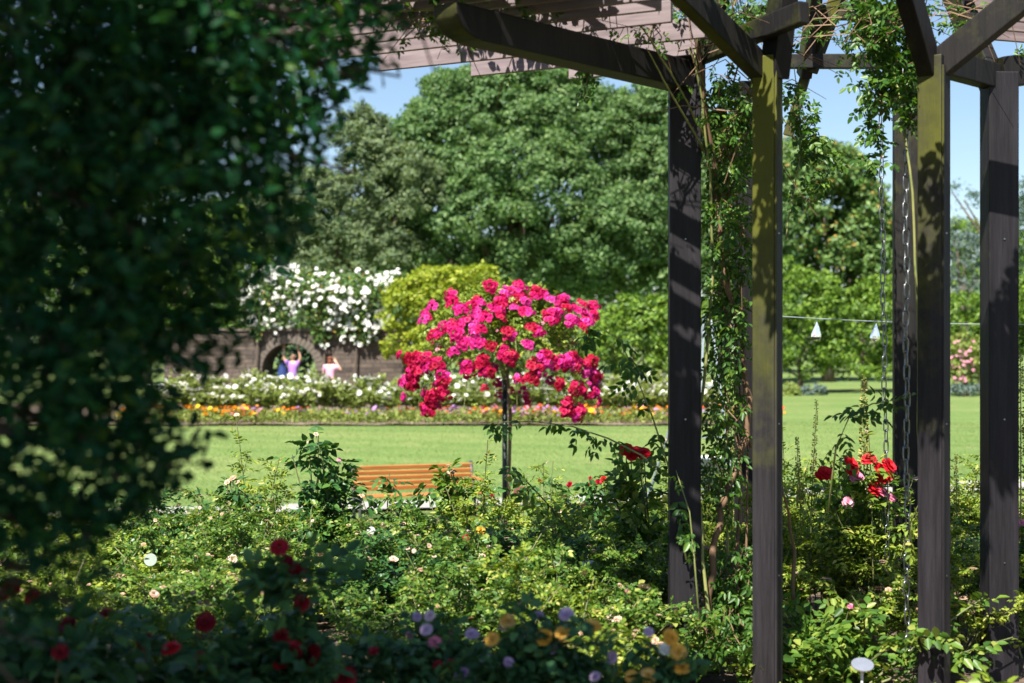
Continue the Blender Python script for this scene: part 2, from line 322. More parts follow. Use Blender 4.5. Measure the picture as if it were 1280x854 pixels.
def rose_plant(seed, h, rad, ncane, L, lm, sm='stem', nleaf=11, nbr=5, up=0.6, pairs=2, brl=0.3, thick=0.005, wfrac=0.62, tops=None):
    """canes, side shoots and compound leaves of one rose bush: foliage mesh, stem mesh, cane tips"""
    r = np.random.default_rng(seed); mb = MB(); LP, LD = [], []; tips = []
    for c in range(ncane):
        tall = 1.32 if (tops is None and c % 5 == 0 and L < .04) else 1.0
        a = 2*math.pi*(c + r.uniform(-.4,.4))/ncane; u = math.sqrt(r.uniform(.02, 1)); o = np.array([math.cos(a), math.sin(a), 0])
        b0 = o*rad*.12; e = o*rad*u + np.array([0,0,tall*h*r.uniform(.74,1.0)*(1-.35*u*u)])
        if tops is not None and c < len(tops): e = np.array(tops[c]); o = nrm(np.array([e[0], e[1], 0.001]))
        m_ = b0*.4 + e*.6 + np.array([0,0,h*.14*(u if tops is None else .5)]) - o*rad*.1
        pts = [(1-t)**2*b0 + 2*t*(1-t)*m_ + t*t*e for t in np.linspace(0,1,6)]
        mb.tube(pts, [thick*(1.3-.75*i/5) for i in range(6)], 4, False); tips.append(e)
        brs = [(pts, 0.35)]
        for q in range(nbr):
            t = r.uniform(.3, .95); p = (1-t)**2*b0 + 2*t*(1-t)*m_ + t*t*e
            dd = nrm(np.array([*r.normal(size=2)*.9, r.uniform(.1,1)*up*1.6]) + o*.4)
            ln = brl*h*r.uniform(.5,1.1); ept = p + dd*ln; ept[2] = min(ept[2], h*1.02*tall) if tops is None else ept[2]
            bp = [p, p*.5+ept*.5+np.array([0,0,.02]), ept]; mb.tube(bp, thick*.45, 3, False); brs.append((bp, 0.1)); tips.append(ept)
        for bp, t0 in brs:
            bp = np.array(bp); n_ = nleaf + (4 if len(bp) > 3 else 0)
            tt = r.uniform(t0, 1, n_)*(len(bp)-1); i0 = np.minimum(tt.astype(int), len(bp)-2); fr = (tt-i0)[:,None]
            LP.append(bp[i0]*(1-fr) + bp[i0+1]*fr)
            LD.append(nrm(r.normal(size=(n_,3))*np.array([1,1,.45]) + np.array([0,0,.25]) + o*.3))
    LP = np.concatenate(LP); LD = np.concatenate(LD)
    ok = LP[:,2] > 0.05; LP, LD = LP[ok], LD[ok]
    p, d, n = compound(r, LP, LD, L, pairs); k = len(p); sz = L*r.uniform(.7,1.25,k)
    return leaves_mesh('foliage', p, d, n, sz, sz*wfrac, M[lm]), mb.mesh('stems', M[sm], True), np.array(tips)

def crown_mesh(name, seed, lobes, dens, per, cr, L, mat, six=False, keep=1.0, hang=0.3, fill=0.25, wf=0.6):
    """crown: leaf clumps on the outside of overlapping lobes plus loose leaves inside"""
    r = np.random.default_rng(seed); C = []; O = []
    for (cx,cy,cz,rx,ry,rz) in lobes:
        k = max(4, int(dens*4*math.pi*((rx*ry+rx*rz+ry*rz)/3)))
        v = rdir(r, k); v[:,2] = np.where(v[:,2] < -.45, -v[:,2], v[:,2])
        rr = np.array([rx,ry,rz]); p = np.array([cx,cy,cz]) + v*rr*r.uniform(.80,1.09,(k,1))
        ins = np.zeros(k, bool)
        for (ax,ay,az,sx,sy,sz) in lobes:
            if (ax,ay,az) == (cx,cy,cz): continue
            ins |= (((p-[ax,ay,az])/[sx,sy,sz])**2).sum(1) < .62
        C.append(p[~ins]); O.append(nrm(v/rr)[~ins])
    C = np.concatenate(C); O = np.concatenate(O)
    if keep < 1: q = r.random(len(C)) < keep; C, O = C[q], O[q]
    k = len(C); rad = cr*r.uniform(.55,1.3,k)
    c = np.repeat(C, per, 0); o = np.repeat(O, per, 0); rd = np.repeat(rad, per)[:,None]; m = len(c)
    v = nrm(rdir(r, m) + o*.75 + np.array([0,0,.35])); pos = c + v*rd*r.uniform(.45,1.0,(m,1))*np.array([1.15,1.15,.8])
    d = nrm(rdir(r, m) + np.array([0,0,-hang])); n = v + rdir(r, m)*.45
    if fill:
        f = int(m*fill); i = r.integers(0, k, f); pos = np.concatenate([pos, C[i] - O[i]*cr*r.uniform(.3,2.6,(f,1)) + rdir(r,f)*cr])
        d = np.concatenate([d, rdir(r, f)]); n = np.concatenate([n, rdir(r, f)])
    sz = L*r.uniform(.65,1.3,len(pos))
    return leaves_mesh(name, pos, d, n, sz, sz*wf, mat, six)

def make_tree(name, label, cat, loc, lobes, dens, per, cr, L, mat, seed, trunk_r=0.3, group=None, **kw):
    """tree or shrub: lobes relative to its base"""
    t = empty(name, loc, label, cat, group)
    link('crown', crown_mesh('crown', seed, lobes, dens, per, cr, L, mat, **kw), t)
    r = np.random.default_rng(seed+5); mb = MB(); top = max(l[2] for l in lobes)*.75
    mb.tube([(0,0,-.3),(0.02,0,top*.3),(-.05,.04,top*.65),(0,0,top)], [trunk_r*1.25,trunk_r,trunk_r*.7,trunk_r*.3], 8)
    for l in lobes:
        z0 = min(top*.7, max(top*.15, l[2]*.45)); a = Vector((0,0,z0)); b = Vector(l[:3])
        mb.tube([a, a.lerp(b,.5)+Vector((0,0,-.04*top)), b], [trunk_r*.45,trunk_r*.28,trunk_r*.1], 5)
    mb.build('trunk', M['bark'], t, True)
    return t

# ------------------------------------------------------------------ blooms
def bloom_mesh(name, mat, rings=((6,.5,.30),(6,.36,.75),(4,.2,1.2)), wid=0.5, seed=1):
    """rose: rings of cupped petals; unit diameter, facing +Z"""
    r = np.random.default_rng(seed); mb = MB()
    for (k, rad, tilt) in rings:
        off = r.uniform(0, 6)
        for j in range(k):
            a = off + 2*math.pi*j/k + r.uniform(-.15,.15); t = tilt + r.uniform(-.15,.15); o = np.array([math.cos(a),math.sin(a),0]); s = np.array([-math.sin(a),math.cos(a),0])
            dr = o*math.cos(t) + np.array([0,0,math.sin(t)]); w_ = rad*wid*2.2/ (1 if k > 4 else .8)
            z = np.array([0,0,1.0])
            p0 = o*rad*.08; p1 = dr*rad*.6 + z*rad*.02; p2 = dr*rad*1.02 - (z*math.cos(t) - o*math.sin(t))*rad*.14
            V = [p0, p1 + s*w_*.5 + z*rad*.1, p2 + s*w_*.30, p2 - s*w_*.30, p1 - s*w_*.5 + z*rad*.1, p1]
            mb.add(V, t=[(0,1,5),(0,5,4),(5,1,2),(5,3,4),(5,2,3)])
    return mb.mesh(name, mat, True)
BL = {}
for c in ('magenta','red','dark_red','pink','lilac','yellow','white','spent'):
    BL[c] = [bloom_mesh('bloom', M[c], ((7,.5,.15),(7,.46,.6),(6,.37,.95),(4,.24,1.25)) if c not in ('white','spent') else ((6,.5,.30),(6,.36,.75),(4,.2,1.2)), .58 if c not in ('white','spent') else .5, seed=s) for s in range(3)]
def spent_cluster(seed, tips, n, size=0.028, mats='spent'):
    """small faded heads at shoot ends, joined into one mesh"""
    r = np.random.default_rng(seed); V = []; F = []; nV = 0
    base = BL[mats][0]; bv = np.array([v.co for v in base.vertices]); bf = np.array([p.vertices for p in base.polygons])
    hi = tips[np.argsort(-tips[:,2])[:max(n*2, 6)]]
    for i in range(n):
        p = hi[r.integers(len(hi))] + r.normal(size=3)*[.025,.025,.012] + [0,0,.35*size if mats == 'white' else 0]; s = size*r.uniform(.6,1.4)
        R = np.array(Matrix.Rotation(r.uniform(0,6),3,'Z') @ Matrix.Rotation(r.uniform(-1.1,1.1),3,'X'))
        V.append(bv*s @ R.T + p); F.append(bf + nV); nV += len(bv)
    return mesh_from('faded_blooms', np.concatenate(V), np.concatenate(F), M[mats], True)
def truss_mesh(name, mats, seed, n=7):
    """tight cluster of small frilly roses, unit diameter"""
    r = np.random.default_rng(seed); V = []; F = []; k = 0
    me = bloom_mesh('b', M[mats], ((6,.5,.35),(5,.36,.8),(3,.2,1.25)), .55, seed); bv = np.array([v.co for v in me.vertices]); bf = np.array([q.vertices for q in me.polygons])
    for i in range(n):
        a = 2.4*i; rr = .40*math.sqrt(i/n); p = np.array([rr*math.cos(a), rr*math.sin(a), .16 - rr*rr*1.0]) + r.normal(size=3)*.04
        R = np.array((Vector((p[0]*1.9, p[1]*1.9, .5)) + Vector(r.normal(size=3)*.15)).to_track_quat('Z','Y').to_matrix()); V.append(bv*r.uniform(.31,.42) @ R.T + p); F.append(bf + k); k += len(bv)
    return mesh_from(name, np.concatenate(V), np.concatenate(F), M[mats], True)
M['crimson'] = petalmat('crimson', [(0.0,(.30,.003,.02)),(0.6,(.46,.005,.05)),(1.0,(.58,.01,.12))], 0.25)
TR = {c: [truss_mesh('bloom_cluster', c, 20+i, 8+3*i) for i in range(3)] for c in ('magenta','crimson')}
def add_bloom(parent, loc, size, col, r, tiltv=None, name='bloom'):
    q = (Vector(tiltv if tiltv is not None else (r.normal()*.4, -0.75 + r.normal()*.3, 0.75)).normalized()).to_track_quat('Z','Y').to_euler()
    me = BL[col][int(r.integers(3))]
    return link(name, me, parent, loc, (q.x, q.y, q.z + 0.0), (size, size, size*r.uniform(.8,1.1)))

# ================================================================== THE SETTING
def sheet(name, xs, ys, mat, dz=0.0, xf=None, kind='structure', parent=None, noise_amp=0.0):
    V = []; F = []; nx = len(xs); r = random.Random(3)
    for y in ys:
        for x in xs:
            xx = xf(x, y) if xf else x
            V.append((xx, y, zg(y) + dz + (r.uniform(-1,1)*noise_amp)))
    for j in range(len(ys)-1):
        for i in range(nx-1): F.append((j*nx+i, j*nx+i+1, (j+1)*nx+i+1, (j+1)*nx+i))
    o = link(name, mesh_from(name, V, np.array(F), mat, True), parent); tag(o, kind=kind); return o
ysg = [-60,-20,-5] + [i*0.5 for i in range(0, 100)] + [55,70,90,140,300,1200]
lawn = sheet('lawn', [-1500,-200,-60,-30,-15,0,15,30,60,200,1500], ysg, M['lawn'])
soil = sheet('rose_bed_soil', [-18 + i*.5 for i in range(73)], [-6+.5*i for i in range(53)], M['soil'], 0.03, noise_amp=0.012,
             xf=lambda x, y: x if y < 19.8 else x)
# path: a concrete strip running right and slightly away from us
pa, pb = Vector((-9.0, 21.65)), Vector((16.0, 28.1))
pd = (pb-pa).normalized(); pn = Vector((-pd.y, pd.x))
V, F = [], []
for i in range(61):
    c = pa.lerp(pb, i/60)
    for s in (-.55, .55):
        p = c + pn*s; V.append((p.x, p.y, zg(p.y) + 0.06))
for i in range(60): F.append((2*i, 2*i+2, 2*i+3, 2*i+1))
tag(link('garden_path', mesh_from('garden_path', V, np.array(F), M['concrete'])), kind='structure')
# soil under the far flower bed
def bedx(x, y): return x
bed = sheet('flower_bed_soil', [-16 + i*.5 for i in range(46)], [37.0+.3*i for i in range(30)], M['bed_soil'], 0.05, noise_amp=0.02)
# short grass blades standing on the lawn where they can be made out
r = np.random.default_rng(11); k = 70000
gy = 19.5 + (r.random(k)**1.6)*19; gx = (r.random(k)*2-1)*(gy*.37)
off = (np.stack([gx, gy],1) - np.array([pa.x, pa.y])) @ np.array([pn.x, pn.y]); ok = off > .62
gx, gy = gx[ok], gy[ok]; k = len(gx)
gz = np.array([zg(y) for y in gy]) ; gd = nrm(np.stack([r.normal(size=k)*.5, r.normal(size=k)*.5, np.ones(k)],1))
gm = leaves_mesh('lawn_grass', np.stack([gx,gy,gz],1), gd, rdir(r,k), r.uniform(.025,.05,k), .012, M['grass'], False)
tag(link('lawn_grass', gm), 'short mown grass blades of the sunny lawn', 'grass', kind='stuff')

# ================================================================== PERGOLA
pg = empty('pergola', (X(1000,7.2), 7.2, 0), 'dark timber pergola with tall posts, braces and slatted roof', 'pergola')
pgo = pg.location.copy()
class MP(MB):
    def build(s, name, mat, parent=pg, smooth=False, bevel=0.006):
        s.V = [tuple(Vector(v)-pgo) for v in s.V]
        return MB.build(s, name, mat, parent, smooth, bevel)
def post(px, d, wx, wy, rz, top, mat='post', groove=False):
    m = MP(); x = X(px, d); z0 = zg(d) - .3
    m.box((x, d, (z0+top)/2), (wx, wy, top-z0), rz); o = m.build('post', M[mat])
    if groove:
        co, si = math.cos(rz), math.sin(rz); g = MB()
        # cover strip beside a dark joint
        for (lx, ly, sx, sy) in ((-wx/2+.016, -wy/2-.004, .018, .012),):
            c = (x + lx*co - ly*si - pgo.x, d + lx*si + ly*co - pgo.y, (z0+top)/2 - pgo.z)
            g.box(c, (sx, sy, top-z0-.1), rz)
        link('strip', g.mesh('strip', M[mat], bevel=.002), o)
    for bz in (.62, 1.32, 2.2):                       # bolt heads
        b = MB(); co, si = math.cos(rz), math.sin(rz); ly = -wy/2-.002
        c = Vector((x - ly*si*1.0 - pgo.x, d + ly*co - pgo.y, bz)); b.tube([c + Vector((0,.004,0)), c - Vector((0,.003,0))], .0045, 8)
        link('bolt', b.mesh('bolt', M['steel']), o)
    return x
TOP = 3.02
x1 = post(855.5, 7.0, .153, .12, math.radians(-2), TOP)
x2 = post(959.5, 6.6, .108, .108, math.radians(57), TOP, 'post_algae', True)
x3 = post(1167.5, 6.6, .115, .115, math.radians(52), TOP, 'post_moss', True)
x4 = post(1249, 7.0, .15, .12, math.radians(4), TOP)
x5 = post(934, 8.9, .13, .13, math.radians(10), TOP+.3, 'arm')
x6 = post(1133, 8.4, .15, .13, math.radians(-10), TOP+.3, 'arm')
# cantilever arm of the first post: deep beam with a rounded nose
def arm(a, b, wd, ht, nose=True, mat='arm', bevel=.008):
    a, b = Vector(a), Vector(b); d = (b-a); L = d.length; d.normalize(); r_ = d.cross(Vector((0,0,1))).normalized(); u = r_.cross(d)
    prof = [(0,0),(L*.55,0)]
    if nose:
        for i in range(7):
            t = i/6*math.pi/2; prof.append((L - ht*1.3 + math.sin(t)*ht*1.3, (1-math.cos(t))*ht*.8))
        prof += [(L, ht*1.0),(0, ht*1.05)]
    else: prof += [(L,0),(L,ht),(0,ht)]
    m = MP(); n = len(prof); V = []
    for s in (-wd/2, wd/2): V += [a + d*p + u*q + r_*s for p, q in prof]
    m.add(V, q=[(i,(i+1)%n,(i+1)%n+n,i+n) for i in range(n)], p=[list(range(n))[::-1], [i+n for i in range(n)]])
    o = m.build('beam', M[mat], bevel=bevel); return o
arm((x1+.06, 7.06, 2.93), (X(556,5.72), 5.72, 2.925), .13, .135)
arm((x1, 7.05, TOP+.02), (x1+.45, 6.3, TOP+.09), .06, .1, False)
# braces of the front posts
def brace(p, q, wd, ht, mat='arm'):
    m = MP(); m.beam(p, q, wd, ht); m.build('brace', M[mat])
brace((x2-.02, 6.62, TOP-.06), P(820,-45,6.0), .07, .12, 'arm_moss')
brace((x2+.03, 6.6, TOP-.10), P(985,-60,6.5), .09, .12)
brace((x2+.02, 6.64, TOP-.02), P(1005,-80,8.2), .06, .10)
brace((x3-.02, 6.6, TOP-.06), P(1118,-70,6.3), .08, .12)
brace((x3+.02, 6.6, TOP-.04), P(1330,-45,6.3), .08, .13)
brace((x4-.02, 7.0, TOP-.08), P(1180,-40,7.4), .08, .12)
brace((x4, 7.0, TOP-.0), P(1400,70,7.2), .09, .15)
brace((x1+.02, 6.98, TOP+.03), P(905,-30,6.9), .08, .12)
brace((x3, 6.66, TOP+.0), (x4, 7.02, TOP-.02), .08, .12)
# back rails and their struts
for (ya, yb) in ((16, 16), (77, 77)):
    m = MP(); m.beam(P(930,ya,8.8), P(1150,yb,8.3), .06, .085); m.build('rail', M['arm'])
brace(P(1005,95,8.7), P(1022,-30,8.4), .07, .12, 'post_moss'); brace(P(1012,90,8.65), P(1050,-10,8.5), .05, .09, 'post_moss')
brace(P(1108,78,8.42), P(1070,-10,8.3), .06, .10)
m = MP(); m.beam(P(985,170,8.75), P(1012,78,8.7), .04, .06); m.build('brace', M['post_moss'])
# slatted roof: boards on edge running right and towards us, their ends on a slant
bd = Vector((.84, -.43, 0)).normalized()
starts = [((712,88),7.60,.75),((590,84),7.45,1.25),((475,77),7.28,1.75),((405,63),7.12,1.85),((372,52),6.98,1.9),((352,42),6.85,1.9),((330,33),6.72,1.95),((310,25),6.58,1.95),((290,17),6.45,1.95),((270,8),6.32,1.95),((250,-2),6.2,1.95),((230,-12),6.08,1.95)]
for (px, py), d, L in starts:
    a = P(px, py, d); m = MP(); m.beam(a, a + bd*L, .028, .098); m.build('roof_board', M['board'], bevel=.003)
bd2 = Vector((.9, .3, 0)).normalized()
for i in range(7):
    a = P(1205, 36 - i*13, 7.9 - i*.16); m = MP(); m.beam(a, a + bd2*1.6, .028, .10); m.build('roof_board', M['board'], bevel=.003)

# ================================================================== CHAINS, WIRE, ORNAMENTS
def link_mesh():
    m = MB(); ln, wd, rr = .034, .0135, .0038; pts = []
    for i in range(14):
        t = 2*math.pi*i/14; c, s = math.cos(t), math.sin(t)
        pts.append(Vector((wd*c, 0, (ln-wd)*(1 if s > 0 else -1 if s < 0 else 0)*(1 if abs(s) > .1 else 0) + wd*s)))
    n = len(pts); k = 6; V = []
    for i, p in enumerate(pts):
        d = (pts[(i+1)%n]-pts[i-1]).normalized(); r_ = Vector((0,1,0)); u = r_.cross(d)
        for j in range(k): t = 2*math.pi*j/k; V.append(p + (r_*math.cos(t)+u*math.sin(t))*rr)
    m.add(V, q=[(i*k+j, i*k+(j+1)%k, ((i+1)%n)*k+(j+1)%k, ((i+1)%n)*k+j) for i in range(n) for j in range(k)])
    return m.mesh('link', M['steel'], True)
LK = link_mesh()
def chain(a, b, label, sc=1.0):
    a, b = Vector(a), Vector(b); t = empty('hanging_chain', b, label, 'chain', 'chains hanging from the pergola'); pitch = .058*sc; n = int((a-b).length/pitch)
    for i in range(n):
        o = link('link', LK, t, (a-b)*(i/n) + Vector((.004*math.sin(i*.7),0,0)), (0, 0, math.radians(20 + 80*(i%2) + 6*math.sin(i*1.9))), (sc,sc,sc))
chain(P(1132,60,6.85), P(1134,838,6.85), 'long steel chain hanging in front of the dark post down to the plants', 1.1)
chain(P(1099,18,7.9), P(1109,690,7.9), 'steel chain hanging through leaves over the red roses, clear of the posts', 1.0)
wm = MB(); wa, wb = P(934,393,8.85), P(1420,404,8.6)
wm.tube([wa.lerp(wb, i/16) - Vector((0,0,.03*math.sin(math.pi*i/16))) for i in range(17)], .0035, 5)
tag(wm.build('wire', M['aluminium']), 'thin pale wire stretched level between the pergola posts', 'wire')
def ornament(px, py, d, rz, label):
    t = empty('hanging_ornament', P(px, py+14, d), label, 'ornament', 'clear ornaments hanging from the wire'); s = d/FPX
    m = MB(); N = 6; prof = [(0.3,15),(2.0,11),(4.6,5.5),(7.2,-1),(7.4,-4),(4.5,-7.5),(0.4,-10)]; V = []
    for (rr, z) in prof:
        for j in range(N): a = 2*math.pi*j/N; V.append((rr*s*math.cos(a), rr*s*math.sin(a)*.8, (z)*s + 10*s))
    m.add(V, q=[(i*N+j, i*N+(j+1)%N, (i+1)*N+(j+1)%N, (i+1)*N+j) for i in range(len(prof)-1) for j in range(N)], p=[list(range(N)), [(len(prof)-1)*N+j for j in range(N)][::-1]])
    link('drop', m.mesh('drop', M['glass']), t, rot=(0.1,0,rz))
    h = MB(); top = 25*s; h.tube([(0,0,top), (0,0,top + 8*s)], .0015, 4); link('hook', h.mesh('hook', M['steel']), t)
ornament(1020, 413, 8.8, .3, 'clear teardrop ornament on the wire, farther from the chain')
ornament(1093, 415, 8.75, .9, 'clear teardrop ornament on the wire, close beside the chain')

# ================================================================== BENCH
def bench():
    d = 22.0; z = zg(d)
    t = empty('garden_bench', (X(523,d), d, z+.01), 'orange slatted wooden bench with dark metal ends beside the path', 'bench', rz=math.radians(19), sc=(1,1,.93))
    W = 1.98
    for i in range(5):            # backrest boards
        m = MB(); zz = .50 + i*.083; yy = .26 + i*.028
        m.beam((-W/2, yy, zz), (W/2, yy, zz), .025, .072, (0,-.3,1)); link('backrest_slat', m.mesh('backrest_slat', M['bench_wood'], bevel=.006), t)
    for i in range(5):
        m = MB(); yy = -.22 + i*.10; zz = .43 - .012*abs(i-1.0)
        m.beam((-W/2, yy, zz), (W/2, yy, zz), .085, .030); link('seat_slat', m.mesh('seat_slat', M['bench_wood'], bevel=.006), t)
    for sx in (-W/2+.02, W/2-.02):
        m = MB(); m.tube([(sx,.20,0),(sx,.18,.28),(sx,.25,.46),(sx,.33,.72),(sx,.40,.90)], [.03,.026,.026,.026,.03], 6); link('back_leg', m.mesh('back_leg', M['bench_iron'], True), t)
        m = MB(); m.tube([(sx,-.26,0),(sx,-.22,.2),(sx,-.25,.40),(sx,-.26,.60)], [.03,.025,.025,.028], 6); link('front_leg', m.mesh('front_leg', M['bench_iron'], True), t)
        m = MB(); m.beam((sx,-.27,.39),(sx,.26,.385), .035, .035); link('seat_rail', m.mesh('seat_rail', M['bench_iron']), t)
        m = MB(); m.beam((sx,-.30,.625),(sx,.28,.64), .055, .03); link('armrest', m.mesh('armrest', M['bench_wood'], bevel=.008), t)
    return t
bench()

# ================================================================== PLANT LABELS
def plant_label(px, py, d, w_, h_, mat, label, tilt=0.5, rz=0.0, mark=False, rx=0.0):
    c = P(px, py, d); g = zg(d); t = empty('plant_label', (c.x, c.y, g), label, 'plant label', 'oval plant labels on stakes')
    m = MB(); n = 20; V = []
    for yy in (-.003, .003): V += [(w_/2*math.cos(2*math.pi*i/n), yy, h_/2*math.sin(2*math.pi*i/n)) for i in range(n)]
    m.add(V, q=[(i,(i+1)%n,(i+1)%n+n,i+n) for i in range(n)], p=[list(range(n))[::-1],[i+n for i in range(n)]])
    o = link('disc', m.mesh('disc', M[mat]), t, (0,0,c.z-g), (-tilt, rx, rz))
    s = MB(); s.tube([(0,.012,-.1),(0,.008,c.z-g)], .006, 6); link('stake', s.mesh('stake', M['label_white' if 'red' not in mat else 'stem']), t)
    if mark:
        k = MB(); k.box((0,-.0045,0), (.012,.002,.05)); link('mark', k.mesh('mark', M['label_white']), o)
plant_label(736, 708, 7.6, .095, .075, 'label_white', 'white oval plant label standing among the low rose bushes', .75)
plant_label(463, 668, 8.2, .062, .092, 'label_white', 'pale plant label tilted on edge beside a tall leafy cane', .2, .5, rx=.4)
plant_label(188, 700, 7.9, .07, .075, 'label_green', 'round pale plant label half sunk in the yellowish bush under the tree', .5, .2)
plant_label(1078, 831, 6.0, .10, .072, 'label_silver', 'crumpled silver plant label on a white stake near the chain foot', .9, .2)
plant_label(651, 615, 15.5, .165, .125, 'label_red', 'dark red oval plant label with a small white mark near the rose stem', .25, 0, True)
plant_label(165, 842, 4.1, .10, .085, 'label_white', 'bluish white plant label in the shade below dark red roses', .6, .4, rx=-.5)

# ================================================================== STANDARD ROSE
def standard_rose():
    d = 17.2; bx = X(630, d); g = zg(d); r = np.random.default_rng(5)
    t = empty('standard_rose', (bx, d, g), 'weeping standard rose covered in magenta pink blooms on a tall stem', 'rose tree')
    def lp(px, py, dy=0.0): v = P(px, py, d+dy); return np.array([v.x-bx, v.y-d, v.z-g])
    m = MB(); m.tube([lp(631,760), lp(631,475)], .032, 10); link('support_post', m.mesh('support_post', M['dark_steel'], True), t)
    m = MB(); m.tube([lp(637,770,-.07), lp(636,600,-.06), lp(638,520,-.06), lp(633,450,-.02)], [.025,.022,.022,.02], 7); link('stem', m.mesh('stem', M['cane_brown'], True), t)
    s = d/FPX; c0 = lp(630, 470)
    A, B, Ht = 120*s, 100*s, 92*s          # umbrella half width, half depth, height
    def dome(a, u):
        """u 0 crown top .. 1 drooping rim"""
        x, y = math.cos(a)*u, math.sin(a)*u
        return c0 + np.array([x*A, y*B, Ht*(1-u**2.2) + 4*s - (u**6)*30*s])
    tw = MB(); LP, LD = [], []
    for i in range(130):
        a = r.uniform(0, 6.283); u1 = r.uniform(.45, 1.08)
        pts = [np.array([0,0,c0[2]-10*s])] + [dome(a + r.normal()*.05, u)*np.array([1,1,1]) + r.normal(size=3)*.03 for u in np.linspace(.15, u1, 5)]
        tw.tube(pts, [.010,.008,.006,.005,.004,.003], 4, False)
        pp = np.array(pts[1:]); n_ = 34; tt = r.uniform(.2,4,n_); i0 = np.minimum(tt.astype(int),3); f = (tt-i0)[:,None]
        LP.append(pp[i0]*(1-f)+pp[i0+1]*f + r.normal(size=(n_,3))*.085); LD.append(nrm(r.normal(size=(n_,3))+[0,0,.1]))
    link('twigs', tw.mesh('twigs', M['cane_green'], True), t)
    p, dd, n = compound(r, np.concatenate(LP), np.concatenate(LD), .038); sz = .042*r.uniform(.7,1.3,len(p))
    link('foliage', leaves_mesh('foliage', p, dd, n, sz, sz*.6, M['standard_leaf']), t)
    # clusters seen on the front of the crown: pixel centre, number of blooms, spread
    cl = [(533,398,3,7),(545,385,3,8),(570,382,4,9),(597,377,5,10),(622,368,6,11),(648,363,6,10),(675,368,6,11),(700,380,6,10),(722,383,5,10),(741,395,5,8),
          (557,408,5,9),(580,402,4,9),(602,398,6,11),(630,388,5,11),(598,415,4,8),(655,385,5,10),(688,394,4,8),(712,400,4,8),(735,405,4,8),(572,425,4,8),(545,420,3,7),
          (515,448,8,9),(523,465,9,9),(540,452,7,8),(552,470,5,8),(514,478,7,7),(540,498,4,6),(533,512,3,5),(552,490,5,7),(568,438,3,6),(588,428,3,6),(583,462,4,7),
          (602,450,4,7),(606,467,3,6),(632,440,4,7),(640,447,3,6),(670,462,5,8),(684,445,5,9),(697,455,6,9),(718,450,8,10),(735,455,6,9),(745,470,7,8),(742,487,7,8),
          (722,490,7,9),(712,508,5,7),(722,516,5,7),(700,480,3,8),(665,475,2,5),(645,475,2,6),(606,490,1,4),(640,420,3,7),(615,430,2,6),(670,412,2,6),(660,430,2,6),(540,520,1,4)]
    cnt = 0
    for (px, py, n_, sp) in cl:
        u_ = (px-630)/122.0; v_ = min(.95, abs(u_))
        for j in range(n_):
            qx, qy = px + r.normal()*sp*.62, py + r.normal()*sp*.5
            dep = -B*math.sqrt(max(.12, 1 - min(1, ((qx-630)/128)**2)))*min(1.05, max(.30, (qy-348)/62)) - .08
            q = lp(qx, qy, dep); nv = nrm(np.array([(qx-630)/122*.9, -0.75, .75 if qy < 440 else .3]) + r.normal(size=3)*.25)
            q_ = Vector(nv).to_track_quat('Z','Y').to_euler(); z_ = r.uniform(.11,.21); link('bloom_cluster', TR['magenta' if r.random() < (.8 if qy < 440 else .4) else 'crimson'][int(r.integers(3))], t, q, q_, (z_,z_,z_)); cnt += 1
    for i in range(26):           # buds and faded heads between the clusters
        q = dome(-r.uniform(.2, 2.94), r.uniform(.3, 1.05)) + np.array([0,-.05,.03]); add_bloom(t, q, r.uniform(.035,.06), 'spent' if i % 3 else 'pink', r, name='bud' if i % 3 == 0 else 'faded_bloom')
    for i in range(50):           # blooms on the far side of the crown
        q = dome(r.uniform(.1, 3.04), r.uniform(.35, 1.02)) + r.normal(size=3)*.04
        q_ = Vector(nrm(q-c0+np.array([0,0,.3]))).to_track_quat('Z','Y').to_euler(); link('bloom_cluster', TR['magenta'][i%3], t, q, q_, (.15,.15,.15))
standard_rose()

# ================================================================== ROSE BED (middle ground)
PRO = []
spec = [(.72,.50,16,.025,'rose_leaf'),(.66,.55,18,.022,'rose_leaf_yellow'),(.75,.48,15,.032,'rose_leaf_dark'),(.68,.52,17,.023,'rose_leaf'),(.70,.50,16,.028,'rose_leaf_yellow'),(.70,.54,17,.026,'rose_leaf')]
spec += [(.98,.30,9,.030,'rose_leaf_yellow'),(1.02,.34,8,.034,'rose_leaf_yellow')]  # tall kinds coloured yellow so plants by the posts look sunlit
for i, (h, rd, nc, L, lm) in enumerate(spec):
    fo, st, tips = rose_plant(100+i, h, rd, nc, L, lm, nleaf=14 if i < 6 else 9, nbr=5 if i < 6 else 3, brl=.3 if i < 6 else .2, pairs=2 if i < 6 else 3, wfrac=.62 if i < 6 else .45)
    sp = spent_cluster(200+i, tips, (40,60,14,24,44,34,10,8)[i], .032)
    PRO.append((fo, st, tips, sp, h))
KIND = ['low green rose bush with faded pink heads','low yellowish rose bush with many faded heads','dark glossy rose bush with few faded heads',
        'spreading green rose bush with small leaves','yellowish green rose bush with larger leaves','mid green rose bush with tangled shoots','tall loose yellowish rose bush with upright shoots','tall loose rose bush with wider leaves']
def ytop(px):
    xs = [-200,0,150,230,290,330,420,470,560,640,700,800,900,1000,1100,1200,1280,1500]; ys = [645,645,645,638,630,666,662,668,668,654,636,626,626,634,634,632,630,630]
    return float(np.interp(px, xs, ys))
r = np.random.default_rng(77); rr_ = np.random.default_rng(78); nb = 0
posts = [(x1,7.0),(x2,6.6),(x3,6.6),(x4,7.0),(x5,8.9),(x6,8.4),(X(630,17.2),17.2)]
y = 6.0
